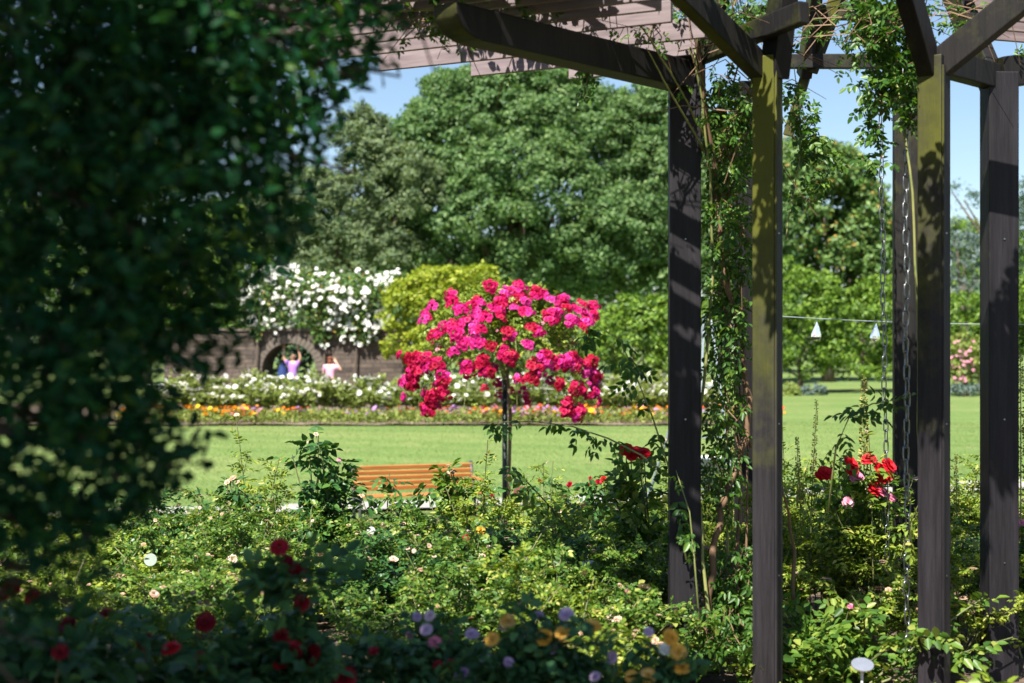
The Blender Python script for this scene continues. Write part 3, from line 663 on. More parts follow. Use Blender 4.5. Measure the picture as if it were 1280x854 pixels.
while y < 19.4:
    hw = .36*y + .7; x = -hw + r.uniform(0,.5)
    while x < hw:
        bx, by = x + r.normal()*.12, y + r.normal()*.16
        px = 640 + bx*FPX/by
        skip = any(math.hypot(bx-a, by-b) < .28 for a, b in posts) or (px > 815 and by < 7.25)
        if not skip:
            g = zg(by); h = r.uniform(.64,.86)
            h *= .86
            if by > 9.5: h = min(h, .8* max(.36, CAMZ - (ytop(px)+r.normal()*6-427)*by/FPX - g))
            i = int(r.integers(6))
            if px > 830 and i in (0, 2, 5) and rr_.random() < .75: i = (1, 4)[int(rr_.integers(2))]  # yellower kinds swapped in around the posts stand for missing sunlight
            if by < 11 and by > 6.8 and rr_.random() < (.5 if px > 880 else .2): i = 6 + int(rr_.integers(2)); h = r.uniform(.8,1.02)
            fo, st, tips, sp, h0 = PRO[i]
            wsc = r.uniform(.92,1.15)*(1 if h > .5 else .9)
            zone = 'among the pergola posts' if px > 815 else 'below the pink standard rose' if px > 640 else 'in front of the bench' if px > 400 else 'beside the shaded tree'
            zone += ' near the path' if by > 13.5 else ' mid bed' if by > 9 else ''
            t = empty('rose_bush', (bx, by, g+.02), KIND[i] + ' ' + zone, 'rose bush', KIND[i].split(' rose')[0] + ' rose bushes ' + zone, r.uniform(0,6.28), (wsc, wsc, h/h0))
            link('foliage', fo, t); link('stems', st, t)
            if rr_.random() < .8: tag(link('faded_blooms', sp, t), kind='stuff')
            nb += 1
        x += r.uniform(.62,.86)*(1 if y < 11 else 1.12)
    y += .62 if y < 11 else .78

# single blooms scattered over the bed: a cane with its leaves and bloom
def cane_rose(name, base, top, label, blooms, L=.05, nlv=14, lm='rose_leaf', group=None, cat='rose bush', seed=0, extra=0, bend=.15, pairs=2, sm='stem', th=.006, spread=.12):
    """upright cane(s) with compound leaves and blooms at given world points"""
    r = np.random.default_rng(seed+900); base = Vector(base)
    t = empty(name, base, label, cat, group); mb = MB(); LP, LD = [], []
    ends = [Vector(top)] + [Vector(b[0]) for b in blooms] + [Vector(top) + Vector((r.normal()*spread*1.6, r.normal()*spread, -abs(r.normal())*.25)) for _ in range(extra)]
    for e in ends:
        e = e - base; b0 = Vector((r.normal()*.05, r.normal()*.05, 0)); mid = b0.lerp(e,.55) + Vector((r.normal()*bend*.4, r.normal()*bend*.4, bend*.3))
        pts = [((1-q)**2)*b0 + 2*q*(1-q)*mid + q*q*e for q in np.linspace(0,1,7)]
        mb.tube(pts, [th*(1.3-.8*i/6) for i in range(7)], 5, False); pp = np.array(pts)
        tt = r.uniform(1.2,6,nlv); i0 = np.minimum(tt.astype(int),5); f = (tt-i0)[:,None]
        LP.append(pp[i0]*(1-f)+pp[i0+1]*f); LD.append(nrm(r.normal(size=(nlv,3))*[1,1,.35] + [0,0,.05]))
    p, d, n = compound(r, np.concatenate(LP), np.concatenate(LD), L, pairs); sz = L*r.uniform(.7,1.25,len(p))
    link('foliage', leaves_mesh('foliage', p, d, n, sz, sz*.6, M[lm]), t); link('stems', mb.mesh('stems', M[sm], True), t)
    for b in blooms:
        add_bloom(t, Vector(b[0])-base, b[1], b[2], r, b[3] if len(b) > 3 else None)
    return t
def G(px, d): return (X(px,d), d, zg(d))
# tall leafy canes
cane_rose('rose_bush', G(402,8.6), P(398,545,8.6), 'tall rose bush with big glossy leaves and budded tips above the others', [(P(395,543,8.6),.03,'spent'),(P(424,575,8.65),.03,'pink'),(P(386,553,8.6),.022,'spent')], .062, 26, 'rose_leaf_dark', seed=1, extra=5, spread=.10)
cane_rose('rose_bush', G(290,9.2), P(287,604,9.2), 'bushy rose with a cluster of dry brown heads on top, next to the shaded tree', [(P(291,598,9.2),.05,'spent'),(P(284,603,9.2),.04,'spent'),(P(297,603,9.2),.035,'spent')], .05, 18, 'rose_leaf_dark', seed=2, extra=8, spread=.2)
cane_rose('rose_bush', G(490,9.6), P(487,592,9.6), 'dark leafy rose shoot standing before the left end of the bench', [(P(452,620,9.6),.04,'spent')], .062, 20, 'rose_leaf_dark', seed=3, extra=5, spread=.12)
cane_rose('rose_bush', G(570,9.4), P(566,590,9.4), 'leafy rose shoot with pinkish faded cluster before the right half of the bench', [(P(561,583,9.4),.045,'spent'),(P(566,590,9.4),.04,'spent'),(P(559,592,9.4),.035,'spent'),(P(598,633,9.4),.05,'dark_red')], .06, 20, 'rose_leaf', seed=4, extra=4, spread=.1)
cane_rose('rose_bush', G(690,10.5), P(690,602,10.5), 'dark rose bush with nearly black buds right of the red label', [(P(675,602,10.5),.04,'dark_red'),(P(712,606,10.5),.05,'dark_red'),(P(615,620,10.4),.035,'dark_red')], .055, 22, 'rose_leaf_dark', seed=5, extra=10, spread=.24)
cane_rose('rose_bush', G(745,10.2), P(742,604,10.2), 'rose bush bearing a small crimson cluster and dark buds', [(P(755,600,10.2),.055,'red'),(P(748,603,10.2),.05,'dark_red'),(P(740,606,10.2),.05,'dark_red'),(P(738,598,10.2),.03,'dark_red')], .055, 18, 'rose_leaf_dark', seed=6, extra=6, spread=.16)
cane_rose('rose_bush', G(815,8.2), P(800,570,8.2), 'rose bush with a bright red cluster leaning from the post', [(P(783,563,7.7),0.081,'red'),(P(795,566,7.7),0.088,'red'),(P(805,568,7.7),0.081,'red'),(P(789,570,7.7),0.062,'red')], .06, 22, 'rose_leaf', seed=7, extra=8, spread=.2)
cane_rose('rose_bush', G(1065,8.6), P(1060,580,8.6), 'tall rose bush with scarlet and pink blooms beside the hanging chain', [(P(1032,592,7.9),0.091,'red'),(P(1063,581,7.9),0.098,'red'),(P(1066,588,7.9),0.065,'red'),(P(1086,575,7.9),0.085,'red'),(P(1100,588,7.9),0.104,'red'),(P(1110,583,7.9),0.098,'red'),(P(1106,596,7.9),0.091,'red'),(P(1094,611,7.9),0.098,'red'),(P(1102,614,7.9),0.078,'pink'),(P(1071,597,7.9),0.078,'pink'),(P(1060,628,7.9),0.065,'pink'),(P(1025,595,7.9),0.065,'red'),(P(1115,622,7.9),0.052,'pink')], .05, 20, 'rose_leaf', seed=8, extra=10, spread=.22)
cane_rose('rose_bush', G(1276,7.6), P(1276,650,7.6), 'rose bush with crimson pink blooms beyond the outermost post', [(P(1277,655,7.6),.055,'pink'),(P(1270,668,7.6),.05,'red')], .045, 18, 'rose_leaf', seed=9, extra=8, spread=.16)
cane_rose('rose_bush', G(585,7.4), P(580,668,7.4), 'small rose bush with one dark red and one pale yellow bloom', [(P(583,672,7.4),.045,'dark_red'),(P(601,663,7.4),.05,'yellow')], .05, 16, 'rose_leaf', seed=10, extra=7, spread=.2)
cane_rose('rose_bush', G(790,7.0), P(785,735,7.0), 'rose bush with small pale pink blooms under the white label', [(P(783,742,7.0),.05,'pink'),(P(789,752,7.0),.03,'pink'),(P(775,733,7.0),.035,'spent')], .04, 18, 'rose_leaf', seed=11, extra=9, spread=.24)
cane_rose('rose_bush', G(270,7.6), P(268,745,7.6), 'rose bush with a few creamy apricot blooms behind dark red roses', [(P(270,760,7.4),.06,'yellow'),(P(262,740,7.4),.05,'spent'),(P(290,700,7.6),.06,'spent'),(P(296,722,7.6),.05,'spent'),(P(115,655,8.0),.06,'lilac'),(P(255,742,7.4),.035,'white')], .04, 18, 'rose_leaf_yellow', seed=12, extra=10, spread=.25)
cane_rose('rose_bush', G(1062,6.9), P(1065,745,6.9), 'lush bush with long narrow leaves and one pink bloom by the chain foot', [(P(1063,758,6.9),.035,'pink')], .055, 20, 'rose_leaf', seed=13, extra=20, spread=.25, pairs=3)
# arching branches with drooping leaflets
def spray(name, pts, label, L, n, lm, seed, th=.005, cat='rose branch', pairs=3, sm='cane_green', droop=.5):
    r = np.random.default_rng(seed); pts = [Vector(p) for p in pts]; b = pts[0]; t = empty(name, b, label, cat)
    pp = [np.array(p-b) for p in pts]; mb = MB(); mb.tube(pp, [th*(1.2-.8*i/(len(pp)-1)) for i in range(len(pp))], 5); link('cane', mb.mesh('cane', M[sm], True), t)
    pp = np.array(pp); tt = r.uniform(.3, len(pp)-1, n); i0 = np.minimum(tt.astype(int), len(pp)-2); f = (tt-i0)[:,None]
    P0 = pp[i0]*(1-f)+pp[i0+1]*f; D = nrm(r.normal(size=(n,3))*[1,.8,.4] + [0,0,-droop]); p, d, nn = compound(r, P0, D, L, pairs)
    d = nrm(d + np.array([0,0,-droop*.6])); sz = L*r.uniform(.75,1.2,len(p)); link('foliage', leaves_mesh('foliage', p, d, nn, sz, sz*.5, M[lm]), t)
    return t
spray('arching_branch', [P(858,700,6.9),P(838,590,7.0),P(815,520,7.1),P(795,470,7.2),P(775,425,7.2),P(742,405,7.2)], 'leafy green branch rising past the first post towards the pink crown', .052, 26, 'vine_leaf', 31)
spray('arching_branch', [P(842,600,7.0),P(800,568,7.1),P(760,548,7.2),P(715,533,7.3),P(668,527,7.3),P(600,528,7.3)], 'long thin arching shoot with hanging leaves crossing before the lawn', .045, 17, 'vine_leaf', 32)
spray('arching_branch', [P(1035,640,6.9),P(1045,560,6.9),P(1062,520,6.9),P(1090,505,6.85),P(1120,500,6.8),P(1162,488,6.7)], 'fresh bright green shoot reaching across the chains to the post', .05, 16, 'vine_leaf', 33, droop=.3)
spray('arching_branch', [P(1142,700,6.75),P(1138,665,6.75),P(1140,655,6.7)], 'small sunlit leafy shoot at the foot of the dark post', .04, 6, 'rose_leaf_yellow', 34, droop=.2)
spray('arching_branch', [P(875,790,6.7),P(868,700,6.75),P(862,640,6.75),P(845,588,6.8)], 'thorny green cane bending in front of the first post', .03, 7, 'vine_leaf', 35)

# tall seed spikes
def spike(px, pyb, pyt, d, label, seed, lean=0, wd=9):
    r = np.random.default_rng(seed); b = Vector(G(px,d)); tp = P(px+lean, pyt, d) - b; lo = P(px+lean*.2, pyb, d) - b
    t = empty('seed_spike', b, label, 'flower spike', 'tall seed spikes in the bed'); mb = MB(); mb.tube([(0,0,-.05), lo, tp], [.005,.004,.002], 5); link('stalk', mb.mesh('stalk', M['cane_green']), t)
    n = 260; u = r.random(n); s = d/FPX; p = np.outer(1-u, np.array(lo)) + np.outer(u, np.array(tp)); a = r.uniform(0,6.28,n); ou = np.stack([np.cos(a),np.sin(a),np.full(n,.35)],1)
    p = p + ou*(wd*.28*s*(1-u*.6))[:,None]; sz = wd*s*.42*(1-.5*u)
    tag(link('seed_pods', leaves_mesh('seed_pods', p, ou + r.normal(size=(n,3))*.3, rdir(r,n), sz, sz*.8, M['spike'], True, .8), t), kind='stuff')
spike(1012,640,500,8.2,'slender pale seed spike beside the mossy post, well left of the chain',1,9,9)
spike(1002,640,546,8.2,'short seed spike leaning away from its taller neighbour',2,-6,9)
spike(1080,590,470,8.8,'stout green seed spike rising behind the scarlet roses',3,0,13)
spike(1196,660,568,8.4,'small seed spike in the gap between the two outer posts',4,-1,8)
spike(1276,600,440,8.0,'green seed spike beyond the outermost post',5,0,11)
spike(915,600,455,8.3,'pale seed spike among vine stems beside the mossy post',6,-2,9)

# ================================================================== CLIMBERS ON THE PERGOLA
def climber(name, stems, clouds, label, L, lm, seed, cat='climbing rose', hang=.35, wf=.58):
    """stems: polylines with radius; clouds: (px,py,d,rx,ry,rd,count) leafy masses"""
    r = np.random.default_rng(seed); b = Vector(stems[0][0][0]); b.z = zg(b.y); t = empty(name, b, label, cat)
    for pts, rad, mt in stems:
        mb = MB(); q = []
        for i in range(len(pts)-1):
            for u in (0,.25,.5,.75): q.append(Vector(pts[i]).lerp(Vector(pts[i+1]),u) - b + Vector((r.normal(),r.normal(),0))*rad*.5)
        q.append(Vector(pts[-1])-b); mb.tube(q, [rad*(1.15-.6*i/len(q)) for i in range(len(q))], 6); link('stem', mb.mesh('stem', M[mt], True), t)
    LP = []; tw = MB()
    for (px,py,d,rx,ry,rd,n) in clouds:
        s = d/FPX; c = np.array(P(px,py,d)-b); v = rdir(r,n)*(r.random((n,1))**.4); q = c + v*np.array([rx*s, rd, ry*s]); LP.append(q)
        for j in range(max(3, n//6)):
            e = q[r.integers(n)]; f = q[r.integers(n)]; tw.tube([e, (e+f)/2 + [0,0,-.02], f], .0025, 3, False)
    tag(link('twigs', tw.mesh('twigs', M['cane_brown']), t), kind='stuff')
    LP = np.concatenate(LP); D = nrm(r.normal(size=LP.shape) + [0,0,-hang]); p, d, n = compound(r, LP, D, L, 2); d = nrm(d + [0,0,-hang*.6]); sz = L*r.uniform(.7,1.3,len(p))
    link('foliage', leaves_mesh('foliage', p, d, n, sz, sz*wf, M[lm]), t); return t
climber('climbing_rose',
    [([P(884,800,7.0),P(893,690,7.0),P(905,620,7.05),P(926,575,7.1),P(936,520,7.1),P(930,430,7.1),P(905,350,7.0),P(898,240,7.0),P(878,120,6.9),P(866,10,6.8),P(872,-60,6.7)], .016, 'cane_brown'),
     ([P(897,830,6.9),P(880,730,6.95),P(872,600,7.0),P(880,480,7.0),P(893,330,7.0),P(884,180,6.9),P(868,60,6.8)], .009, 'cane_green'),
     ([P(912,380,7.05),P(905,260,7.0),P(890,190,7.0),P(850,110,6.7),P(800,30,6.4),P(775,-20,6.3)], .006, 'cane_green'),
     ([P(920,770,7.2),P(925,600,7.2),P(918,480,7.2),P(924,300,7.2),P(915,160,7.1)], .008, 'cane_brown'),
     ([P(880,190,6.9),P(830,100,6.6),P(808,60,6.45)], .005, 'cane_green'),
     ([P(938,560,7.2),P(918,430,7.15),P(926,300,7.15),P(910,150,7.05),P(930,40,6.9)], .006, 'cane_brown'),([P(895,640,7.1),P(915,500,7.1),P(897,380,7.1),P(915,260,7.05),P(890,130,6.95),P(860,60,6.7)], .005, 'cane_green'),
     ([P(905,760,7.15),P(912,620,7.15),P(908,500,7.15),P(900,400,7.1),P(908,250,7.1),P(898,120,7.0)], .007, 'cane_green'),
     ([P(932,740,7.25),P(934,560,7.25),P(925,400,7.2),P(930,200,7.15)], .006, 'cane_brown'),
     ([P(990,760,7.3),P(993,690,7.3),P(985,640,7.2),P(978,610,7.1)], .010, 'cane_brown')],
    [(908,160,7.05,38,75,.28,330),(912,270,7.05,32,75,.22,200),(908,370,7.05,32,60,.2,150),(908,440,7.1,30,50,.2,80),(908,520,7.1,32,60,.2,90),(900,600,7.1,30,60,.2,100),
     (915,20,6.9,60,40,.3,110),(920,720,7.1,30,60,.25,110),(905,790,6.8,40,40,.2,120)],
    'climbing rose with brown stems and hanging leaves beside the mossy post', .036, 'vine_leaf', 41, hang=.6, wf=.45)
climber('climbing_rose',
    [([P(1150,640,6.75),P(1148,420,6.75),P(1140,240,6.75),P(1125,120,6.8),P(1100,30,7.0),P(1085,-40,7.0)], .007, 'cane_green')],
    [(1105,35,7.0,46,58,.3,230),(1102,110,7.0,32,40,.22,85),(1135,80,6.85,22,50,.15,70),(1145,130,6.7,12,30,.1,40),(1092,165,7.0,18,20,.1,22),(1096,205,7.0,14,16,.1,12),(1085,195,7.0,10,10,.05,5)],
    'leafy climbing rose draped over the chains at the top of the pergola', .038, 'vine_leaf', 42)
climber('climbing_rose',
    [([P(982,300,7.4),P(990,250,7.4),P(1000,200,7.4),P(1000,150,7.4),P(992,80,7.4)], .004, 'cane_green')],
    [(1008,150,7.4,24,24,.15,40),(1018,185,7.4,24,22,.15,42),(1040,195,7.4,22,14,.1,18),(1022,225,7.4,14,16,.1,16),(995,130,7.4,10,30,.1,20),(1012,245,7.4,10,8,.06,6),(990,240,7.4,5,25,.05,6)],
    'thin leafy sprays hanging against the sky beside the mossy post', .034, 'vine_leaf', 43)
climber('climbing_rose',
    [([P(545,12,6.1),P(505,14,6.2),P(470,6,6.3)], .004, 'cane_green'),([P(735,70,6.9),P(728,90,6.9),P(732,130,6.9)], .003, 'cane_green')],
    [(500,8,6.3,36,14,.2,50),(560,30,5.9,26,14,.1,10),(733,98,6.9,16,22,.08,22),(740,80,6.9,24,8,.08,14),(620,-4,6.2,90,10,.4,60),(740,-6,6.4,80,10,.4,60)],
    'wispy climbing rose trailing from the slatted roof and rounded beam', .028, 'vine_leaf', 44)
def tangle():
    """bare and half bare shoots trailing over and under the roof boards"""
    r = np.random.default_rng(46); b = Vector(P(600,10,6.3)); b.z = zg(6.3); t = empty('climbing_rose', b, 'tangle of thin woody shoots trailing among the roof boards and braces', 'climbing rose'); mb = MB(); LP = []
    for (px,py,d,sx,sy,n) in [(520,16,6.4,60,16,16),(660,14,6.5,110,20,26),(790,22,6.6,80,26,24),(900,30,6.8,60,40,26),(1020,26,7.6,40,22,14),(1100,30,7.0,60,40,20),(1215,16,6.9,60,16,12),(930,110,6.9,30,60,16)]:
        for i in range(n):
            a = np.array(P(px + r.normal()*sx*.5, py + r.normal()*sy*.5, d + r.normal()*.15) - b); dr = np.array([r.normal()*.30, r.normal()*.15, r.normal()*.12])
            m_ = a + dr*.5 + [0,0,.04]; e = a + dr + [0,0,-abs(r.normal())*.08]; mb.tube([a, m_, e], [.0035,.003,.0015], 3, False)
            for q in range(int(r.integers(1,5))): u = r.random(); LP.append(a*(1-u)+e*u)
    tag(link('shoots', mb.mesh('shoots', M['cane_brown']), t), kind='stuff'); LP = np.array(LP); p, d, n = compound(r, LP, nrm(r.normal(size=LP.shape) + [0,0,-.5]), .026); sz = .028*r.uniform(.7,1.3,len(p))
    link('foliage', leaves_mesh('foliage', p, d, n, sz, sz*.5, M['vine_leaf']), t)
tangle()
# unseen leafy masses placed above the view to dapple the posts with shade
climber('climbing_rose', [([P(640,-60,6.6),P(760,-100,6.0),P(880,-120,5.7),P(1000,-135,5.45),P(1160,-132,5.5),P(1300,-125,5.7)], .012, 'cane_brown')],
    [(560,-95,6.0,170,18,.5,280),(680,-120,5.75,70,14,.5,300),(1000,-135,5.45,60,14,.32,210),(1100,-135,5.45,60,14,.32,210),(1215,-130,5.6,80,14,.36,230),(1300,-125,5.7,60,14,.36,160),(640,-70,6.8,120,14,.3,60),(926,-118,5.9,26,10,.2,60),(905,-125,5.6,30,10,.2,60)],
    'climbing rose out of view above the pergola, placed to shade its posts', .060, 'vine_leaf', 45)

# ================================================================== SHADED FOREGROUND ROSES
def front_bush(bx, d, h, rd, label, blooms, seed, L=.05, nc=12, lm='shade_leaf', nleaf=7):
    g = zg(d); t = empty('rose_bush', (bx, d, g), label, 'rose bush', None); r = np.random.default_rng(seed)
    tops = [np.array(b[0]) - np.array([bx,d,g]) - np.array([0,0,.02]) for b in blooms]
    fo, st, tips = rose_plant(seed, h, rd, max(nc, len(tops)+6), L, lm, nleaf=nleaf, nbr=3, tops=tops, thick=.004)
    link('foliage', fo, t); link('stems', st, t)
    for b in blooms: add_bloom(t, np.array(b[0])-np.array([bx,d,g]), b[1], b[2], r)
D1 = 4.5
def B(px, py, d, w_, c): d -= .28; return (P(px,py,d), w_*.88*d/FPX, c)
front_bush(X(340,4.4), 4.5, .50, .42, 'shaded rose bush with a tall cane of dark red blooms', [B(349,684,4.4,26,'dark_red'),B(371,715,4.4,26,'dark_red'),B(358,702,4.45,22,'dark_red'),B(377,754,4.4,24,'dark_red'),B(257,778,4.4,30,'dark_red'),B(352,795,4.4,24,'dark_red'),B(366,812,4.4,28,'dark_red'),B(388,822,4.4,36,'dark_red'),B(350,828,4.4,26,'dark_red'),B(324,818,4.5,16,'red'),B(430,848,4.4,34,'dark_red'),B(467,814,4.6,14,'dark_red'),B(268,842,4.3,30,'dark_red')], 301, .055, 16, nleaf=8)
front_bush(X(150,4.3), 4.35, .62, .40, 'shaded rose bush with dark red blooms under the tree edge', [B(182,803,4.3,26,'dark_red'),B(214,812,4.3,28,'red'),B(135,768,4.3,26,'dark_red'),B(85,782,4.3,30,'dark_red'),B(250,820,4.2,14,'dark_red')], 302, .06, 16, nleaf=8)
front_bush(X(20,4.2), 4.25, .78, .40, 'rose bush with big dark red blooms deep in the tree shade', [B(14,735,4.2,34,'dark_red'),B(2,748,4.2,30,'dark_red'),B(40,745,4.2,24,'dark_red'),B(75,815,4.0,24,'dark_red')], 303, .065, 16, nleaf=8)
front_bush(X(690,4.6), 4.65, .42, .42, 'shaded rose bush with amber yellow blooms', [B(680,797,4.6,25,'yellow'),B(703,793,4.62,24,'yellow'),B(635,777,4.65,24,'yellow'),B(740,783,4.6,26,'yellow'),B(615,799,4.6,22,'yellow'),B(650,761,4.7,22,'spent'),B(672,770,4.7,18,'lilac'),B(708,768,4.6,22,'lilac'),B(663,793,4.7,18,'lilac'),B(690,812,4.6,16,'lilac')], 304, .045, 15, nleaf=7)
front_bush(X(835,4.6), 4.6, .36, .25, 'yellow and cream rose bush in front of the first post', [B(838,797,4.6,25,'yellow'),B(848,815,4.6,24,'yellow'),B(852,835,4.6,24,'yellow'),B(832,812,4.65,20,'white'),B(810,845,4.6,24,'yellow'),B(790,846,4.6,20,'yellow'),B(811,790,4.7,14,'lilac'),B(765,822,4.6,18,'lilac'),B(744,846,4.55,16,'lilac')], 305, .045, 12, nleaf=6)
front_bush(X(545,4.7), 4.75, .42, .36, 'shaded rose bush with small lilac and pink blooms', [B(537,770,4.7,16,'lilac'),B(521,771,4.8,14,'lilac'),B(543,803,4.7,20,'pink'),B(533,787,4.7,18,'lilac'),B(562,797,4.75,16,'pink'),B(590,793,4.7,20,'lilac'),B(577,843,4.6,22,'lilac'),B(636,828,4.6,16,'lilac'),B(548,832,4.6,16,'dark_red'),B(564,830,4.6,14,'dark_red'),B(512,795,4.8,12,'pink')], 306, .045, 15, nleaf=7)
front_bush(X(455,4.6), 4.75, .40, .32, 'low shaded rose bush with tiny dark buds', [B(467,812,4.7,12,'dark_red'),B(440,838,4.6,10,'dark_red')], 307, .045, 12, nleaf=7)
front_bush(X(1250,5.3), 5.3, .45, .22, 'low bright green leafy bush at the foot of the outermost post', [], 308, .06, 10, 'rose_leaf_yellow', 8)

# ================================================================== SHADED TREE BESIDE US
def near_tree():
    b = Vector((-3.1, 1.9, 0)); t = empty('broadleaf_tree', b, 'large dark glossy leaved tree, its shaded branches hanging close by', 'tree'); r = np.random.default_rng(61)
    # hanging boughs: centre pixel, distance, radii in pixels, half depth in metres
    lob = [(100,60,5.0,340,210,.4),(300,50,4.9,170,130,.35),(120,250,4.9,230,120,.35),(60,60,3.3,300,190,.5),(280,70,3.5,190,130,.45),(405,40,3.6,95,85,.3),(130,260,3.3,250,170,.5),(320,215,3.6,110,110,.35),(400,205,3.7,50,70,.2),
           (60,420,3.2,210,150,.5),(225,375,3.5,105,105,.35),(60,560,3.1,170,120,.45),(175,555,3.3,92,68,.3),(238,575,3.35,34,24,.15),(20,650,3.0,120,75,.4),(30,715,3.0,105,50,.3),(5,780,3.0,60,60,.25),(110,630,3.2,70,40,.3),(425,90,3.6,28,50,.2),(470,10,3.6,40,18,.2)]
    PP = []; ax = []
    for (px,py,d,rx,ry,rd) in lob:
        d *= .86; s = d/FPX; rd *= .9; vol = 4.19*rx*s*ry*s*rd; n = int(vol*19000)
        v = rdir(r,n)*(r.random((n,1))**(1/2.6)); PP.append(np.array(P(px,py,d)) + v*np.array([rx*s, rd, ry*s])); ax.append(P(px,py,d))
    P1 = np.concatenate(PP)
    # break into twiggy tufts so that light shows through
    cell = np.floor(P1/.11).astype(int); hsh = (cell[:,0]*73856093 ^ cell[:,1]*19349663 ^ cell[:,2]*83492791) % 100
    P1 = P1[hsh < np.where(P1[:,2] > 2.1, 68, 74)]; n = len(P1); d = nrm(r.normal(size=(n,3))*[1,1,.7] + [.25,0,-.1]); L = .036*r.uniform(.7,1.3,n)
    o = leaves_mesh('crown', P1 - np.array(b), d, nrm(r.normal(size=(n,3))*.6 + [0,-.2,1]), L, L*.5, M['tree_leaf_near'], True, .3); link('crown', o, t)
    # high crown overhead, out of the frame
    QQ = []
    for (cx,cy,cz,rx,ry,rz) in [(-3.1,1.2,5.0,1.8,1.9,1.0),(-3.6,.4,5.6,2.0,2.2,1.3),(-3.1,-.4,5.6,1.6,1.7,1.0),(-3.4,-1.4,6.4,2.0,2.2,1.4),(-3.6,2.6,4.3,1.4,1.0,.9),(-2.2,-.4,4.2,1.5,1.2,.7),(-2.0,2.7,3.3,.9,.6,.4)]:
        n = int(4.19*rx*ry*rz*620); v = rdir(r,n)*(r.random((n,1))**.45); QQ.append(np.array([cx,cy,cz]) + v*np.array([rx,ry,rz]))
    for (cx,cy,cz,rx,ry,rz) in [(-1.0,3.05,3.0,.55,.5,.22),(-.4,3.0,3.0,.5,.5,.22),(.1,2.95,3.02,.42,.45,.2)]:      # unseen low bough, added just above the view to shade the front roses
        n = 620; v = rdir(r,n)*(r.random((n,1))**.45); QQ.append(np.array([cx,cy,cz]) + v*np.array([rx,ry,rz]))
    Q = np.concatenate(QQ); n = len(Q); L = .10*r.uniform(.7,1.3,n)
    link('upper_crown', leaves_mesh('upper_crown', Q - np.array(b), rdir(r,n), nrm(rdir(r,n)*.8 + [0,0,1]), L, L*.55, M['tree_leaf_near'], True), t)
    mb = MB(); mb.tube([(0,0,-.2),(.05,0,1.2),(.15,-.1,2.6),(.35,-.3,4.2),(.6,-.8,6.2)], [.24,.19,.16,.12,.05], 9); mb.build('trunk', M['bark'], t, True)
    br = MB(); br.tube([(.2,-.1,3.0),Vector((-1.6,3.0,3.15))-b,Vector((.2,3.0,3.02))-b], [.04,.025,.006], 5)
    for i, c in enumerate(ax):
        e = c - b; a = Vector((.15,-.1,min(3.2, max(1.6, e.z+.5 + .1*(i%4))))); br.tube([a, a.lerp(e,.45)+Vector((0,0,.12)), e], [.035,.02,.006], 5)
        for q in range(4):
            s_ = e + Vector(r.normal(size=3)*[.07,.10,.06]); br.tube([e.lerp(a,.1*r.random()), s_, s_ + Vector(r.normal(size=3))*.03], [.005,.004,.002], 3)
    br.build('branches', M['bark'], t, True)
near_tree()

# ================================================================== FAR BED, WALL, PEOPLE
fo, st, tips = rose_plant(500, .95, .52, 15, .060, 'bed_leaf', nleaf=8, nbr=5)
fo2, st2, tips2 = rose_plant(501, .90, .55, 15, .060, 'bed_leaf', nleaf=8, nbr=5)
wb = [spent_cluster(510, tips, 105, .115, 'white'), spent_cluster(511, tips2, 60, .12, 'white')]
r = np.random.default_rng(88)
for row, (yy, zadd) in enumerate(((39.3,.15),(40.3,.38))):
    x = -9.6 + row*.35
    while x < 5.8:
        k = int(r.integers(2)); by = yy + r.normal()*.1; few = (row == 0 and r.random() < .35)
        t = empty('white_rose_bush', (x, by, zg(by)+.05), ['white rose bush thick with blooms in the bed before the stone wall','white rose bush with scattered blooms in the bed before the stone wall'][k], 'rose bush', ['densely flowering white roses before the wall','sparsely flowering white roses before the wall'][k], r.uniform(0,6.28), (1.0,1.0,r.uniform(.85,1.12)+zadd))
        link('foliage', fo if k == 0 else fo2, t); link('stems', st if k == 0 else st2, t); tag(link('blooms', wb[k], t), kind='stuff')
        x += r.uniform(.75,1.0)
# bedding flowers along the front edge: leaves and blooms, far too many to count
n = 11000; bx = r.uniform(-10.5, 7.0, n); by = 37.15 + r.random(n)*1.75; bz = np.array([zg(v) for v in by]) + .05
p = np.stack([bx,by,bz + r.random(n)*.30],1); sz = r.uniform(.06,.13,n)
link_o = link('bedding_plants', leaves_mesh('bedding_plants', p, rdir(r,n)+[0,0,.5], rdir(r,n), sz, sz*.5, M['bed_leaf'], False)); tag(link_o, 'low leafy bedding plants edging the far lawn', 'bedding plants', kind='stuff')
V = []; F = []; nV = 0; bm_ = bloom_mesh('b', M['bedflower'], ((6,.5,.4),(4,.28,.9)), .6); bv = np.array([v.co for v in bm_.vertices]); bf = np.array([q.vertices for q in bm_.polygons])
cl = [(r.uniform(-10.5,7.0), 37.25 + r.random()*1.6, r.random()) for _ in range(95)]
flow = {}
for (cx, cy, hue) in cl:
    k = int(hue*5.999); flow.setdefault(k, [])
    for j in range(int(r.integers(3,15))):
        q = np.array([cx + r.normal()*.22, cy + r.normal()*.13, zg(cy) + .24 + r.random()*.22]); flow[k].append((q, r.uniform(.08,.15)))
bcols = [(.78,.20,.01),(.80,.30,.015),(.82,.55,.02),(.72,.32,.46),(.50,.28,.55),(.74,.10,.04)]
bn = ['deep orange','orange','yellow','pale pink','mauve','scarlet']
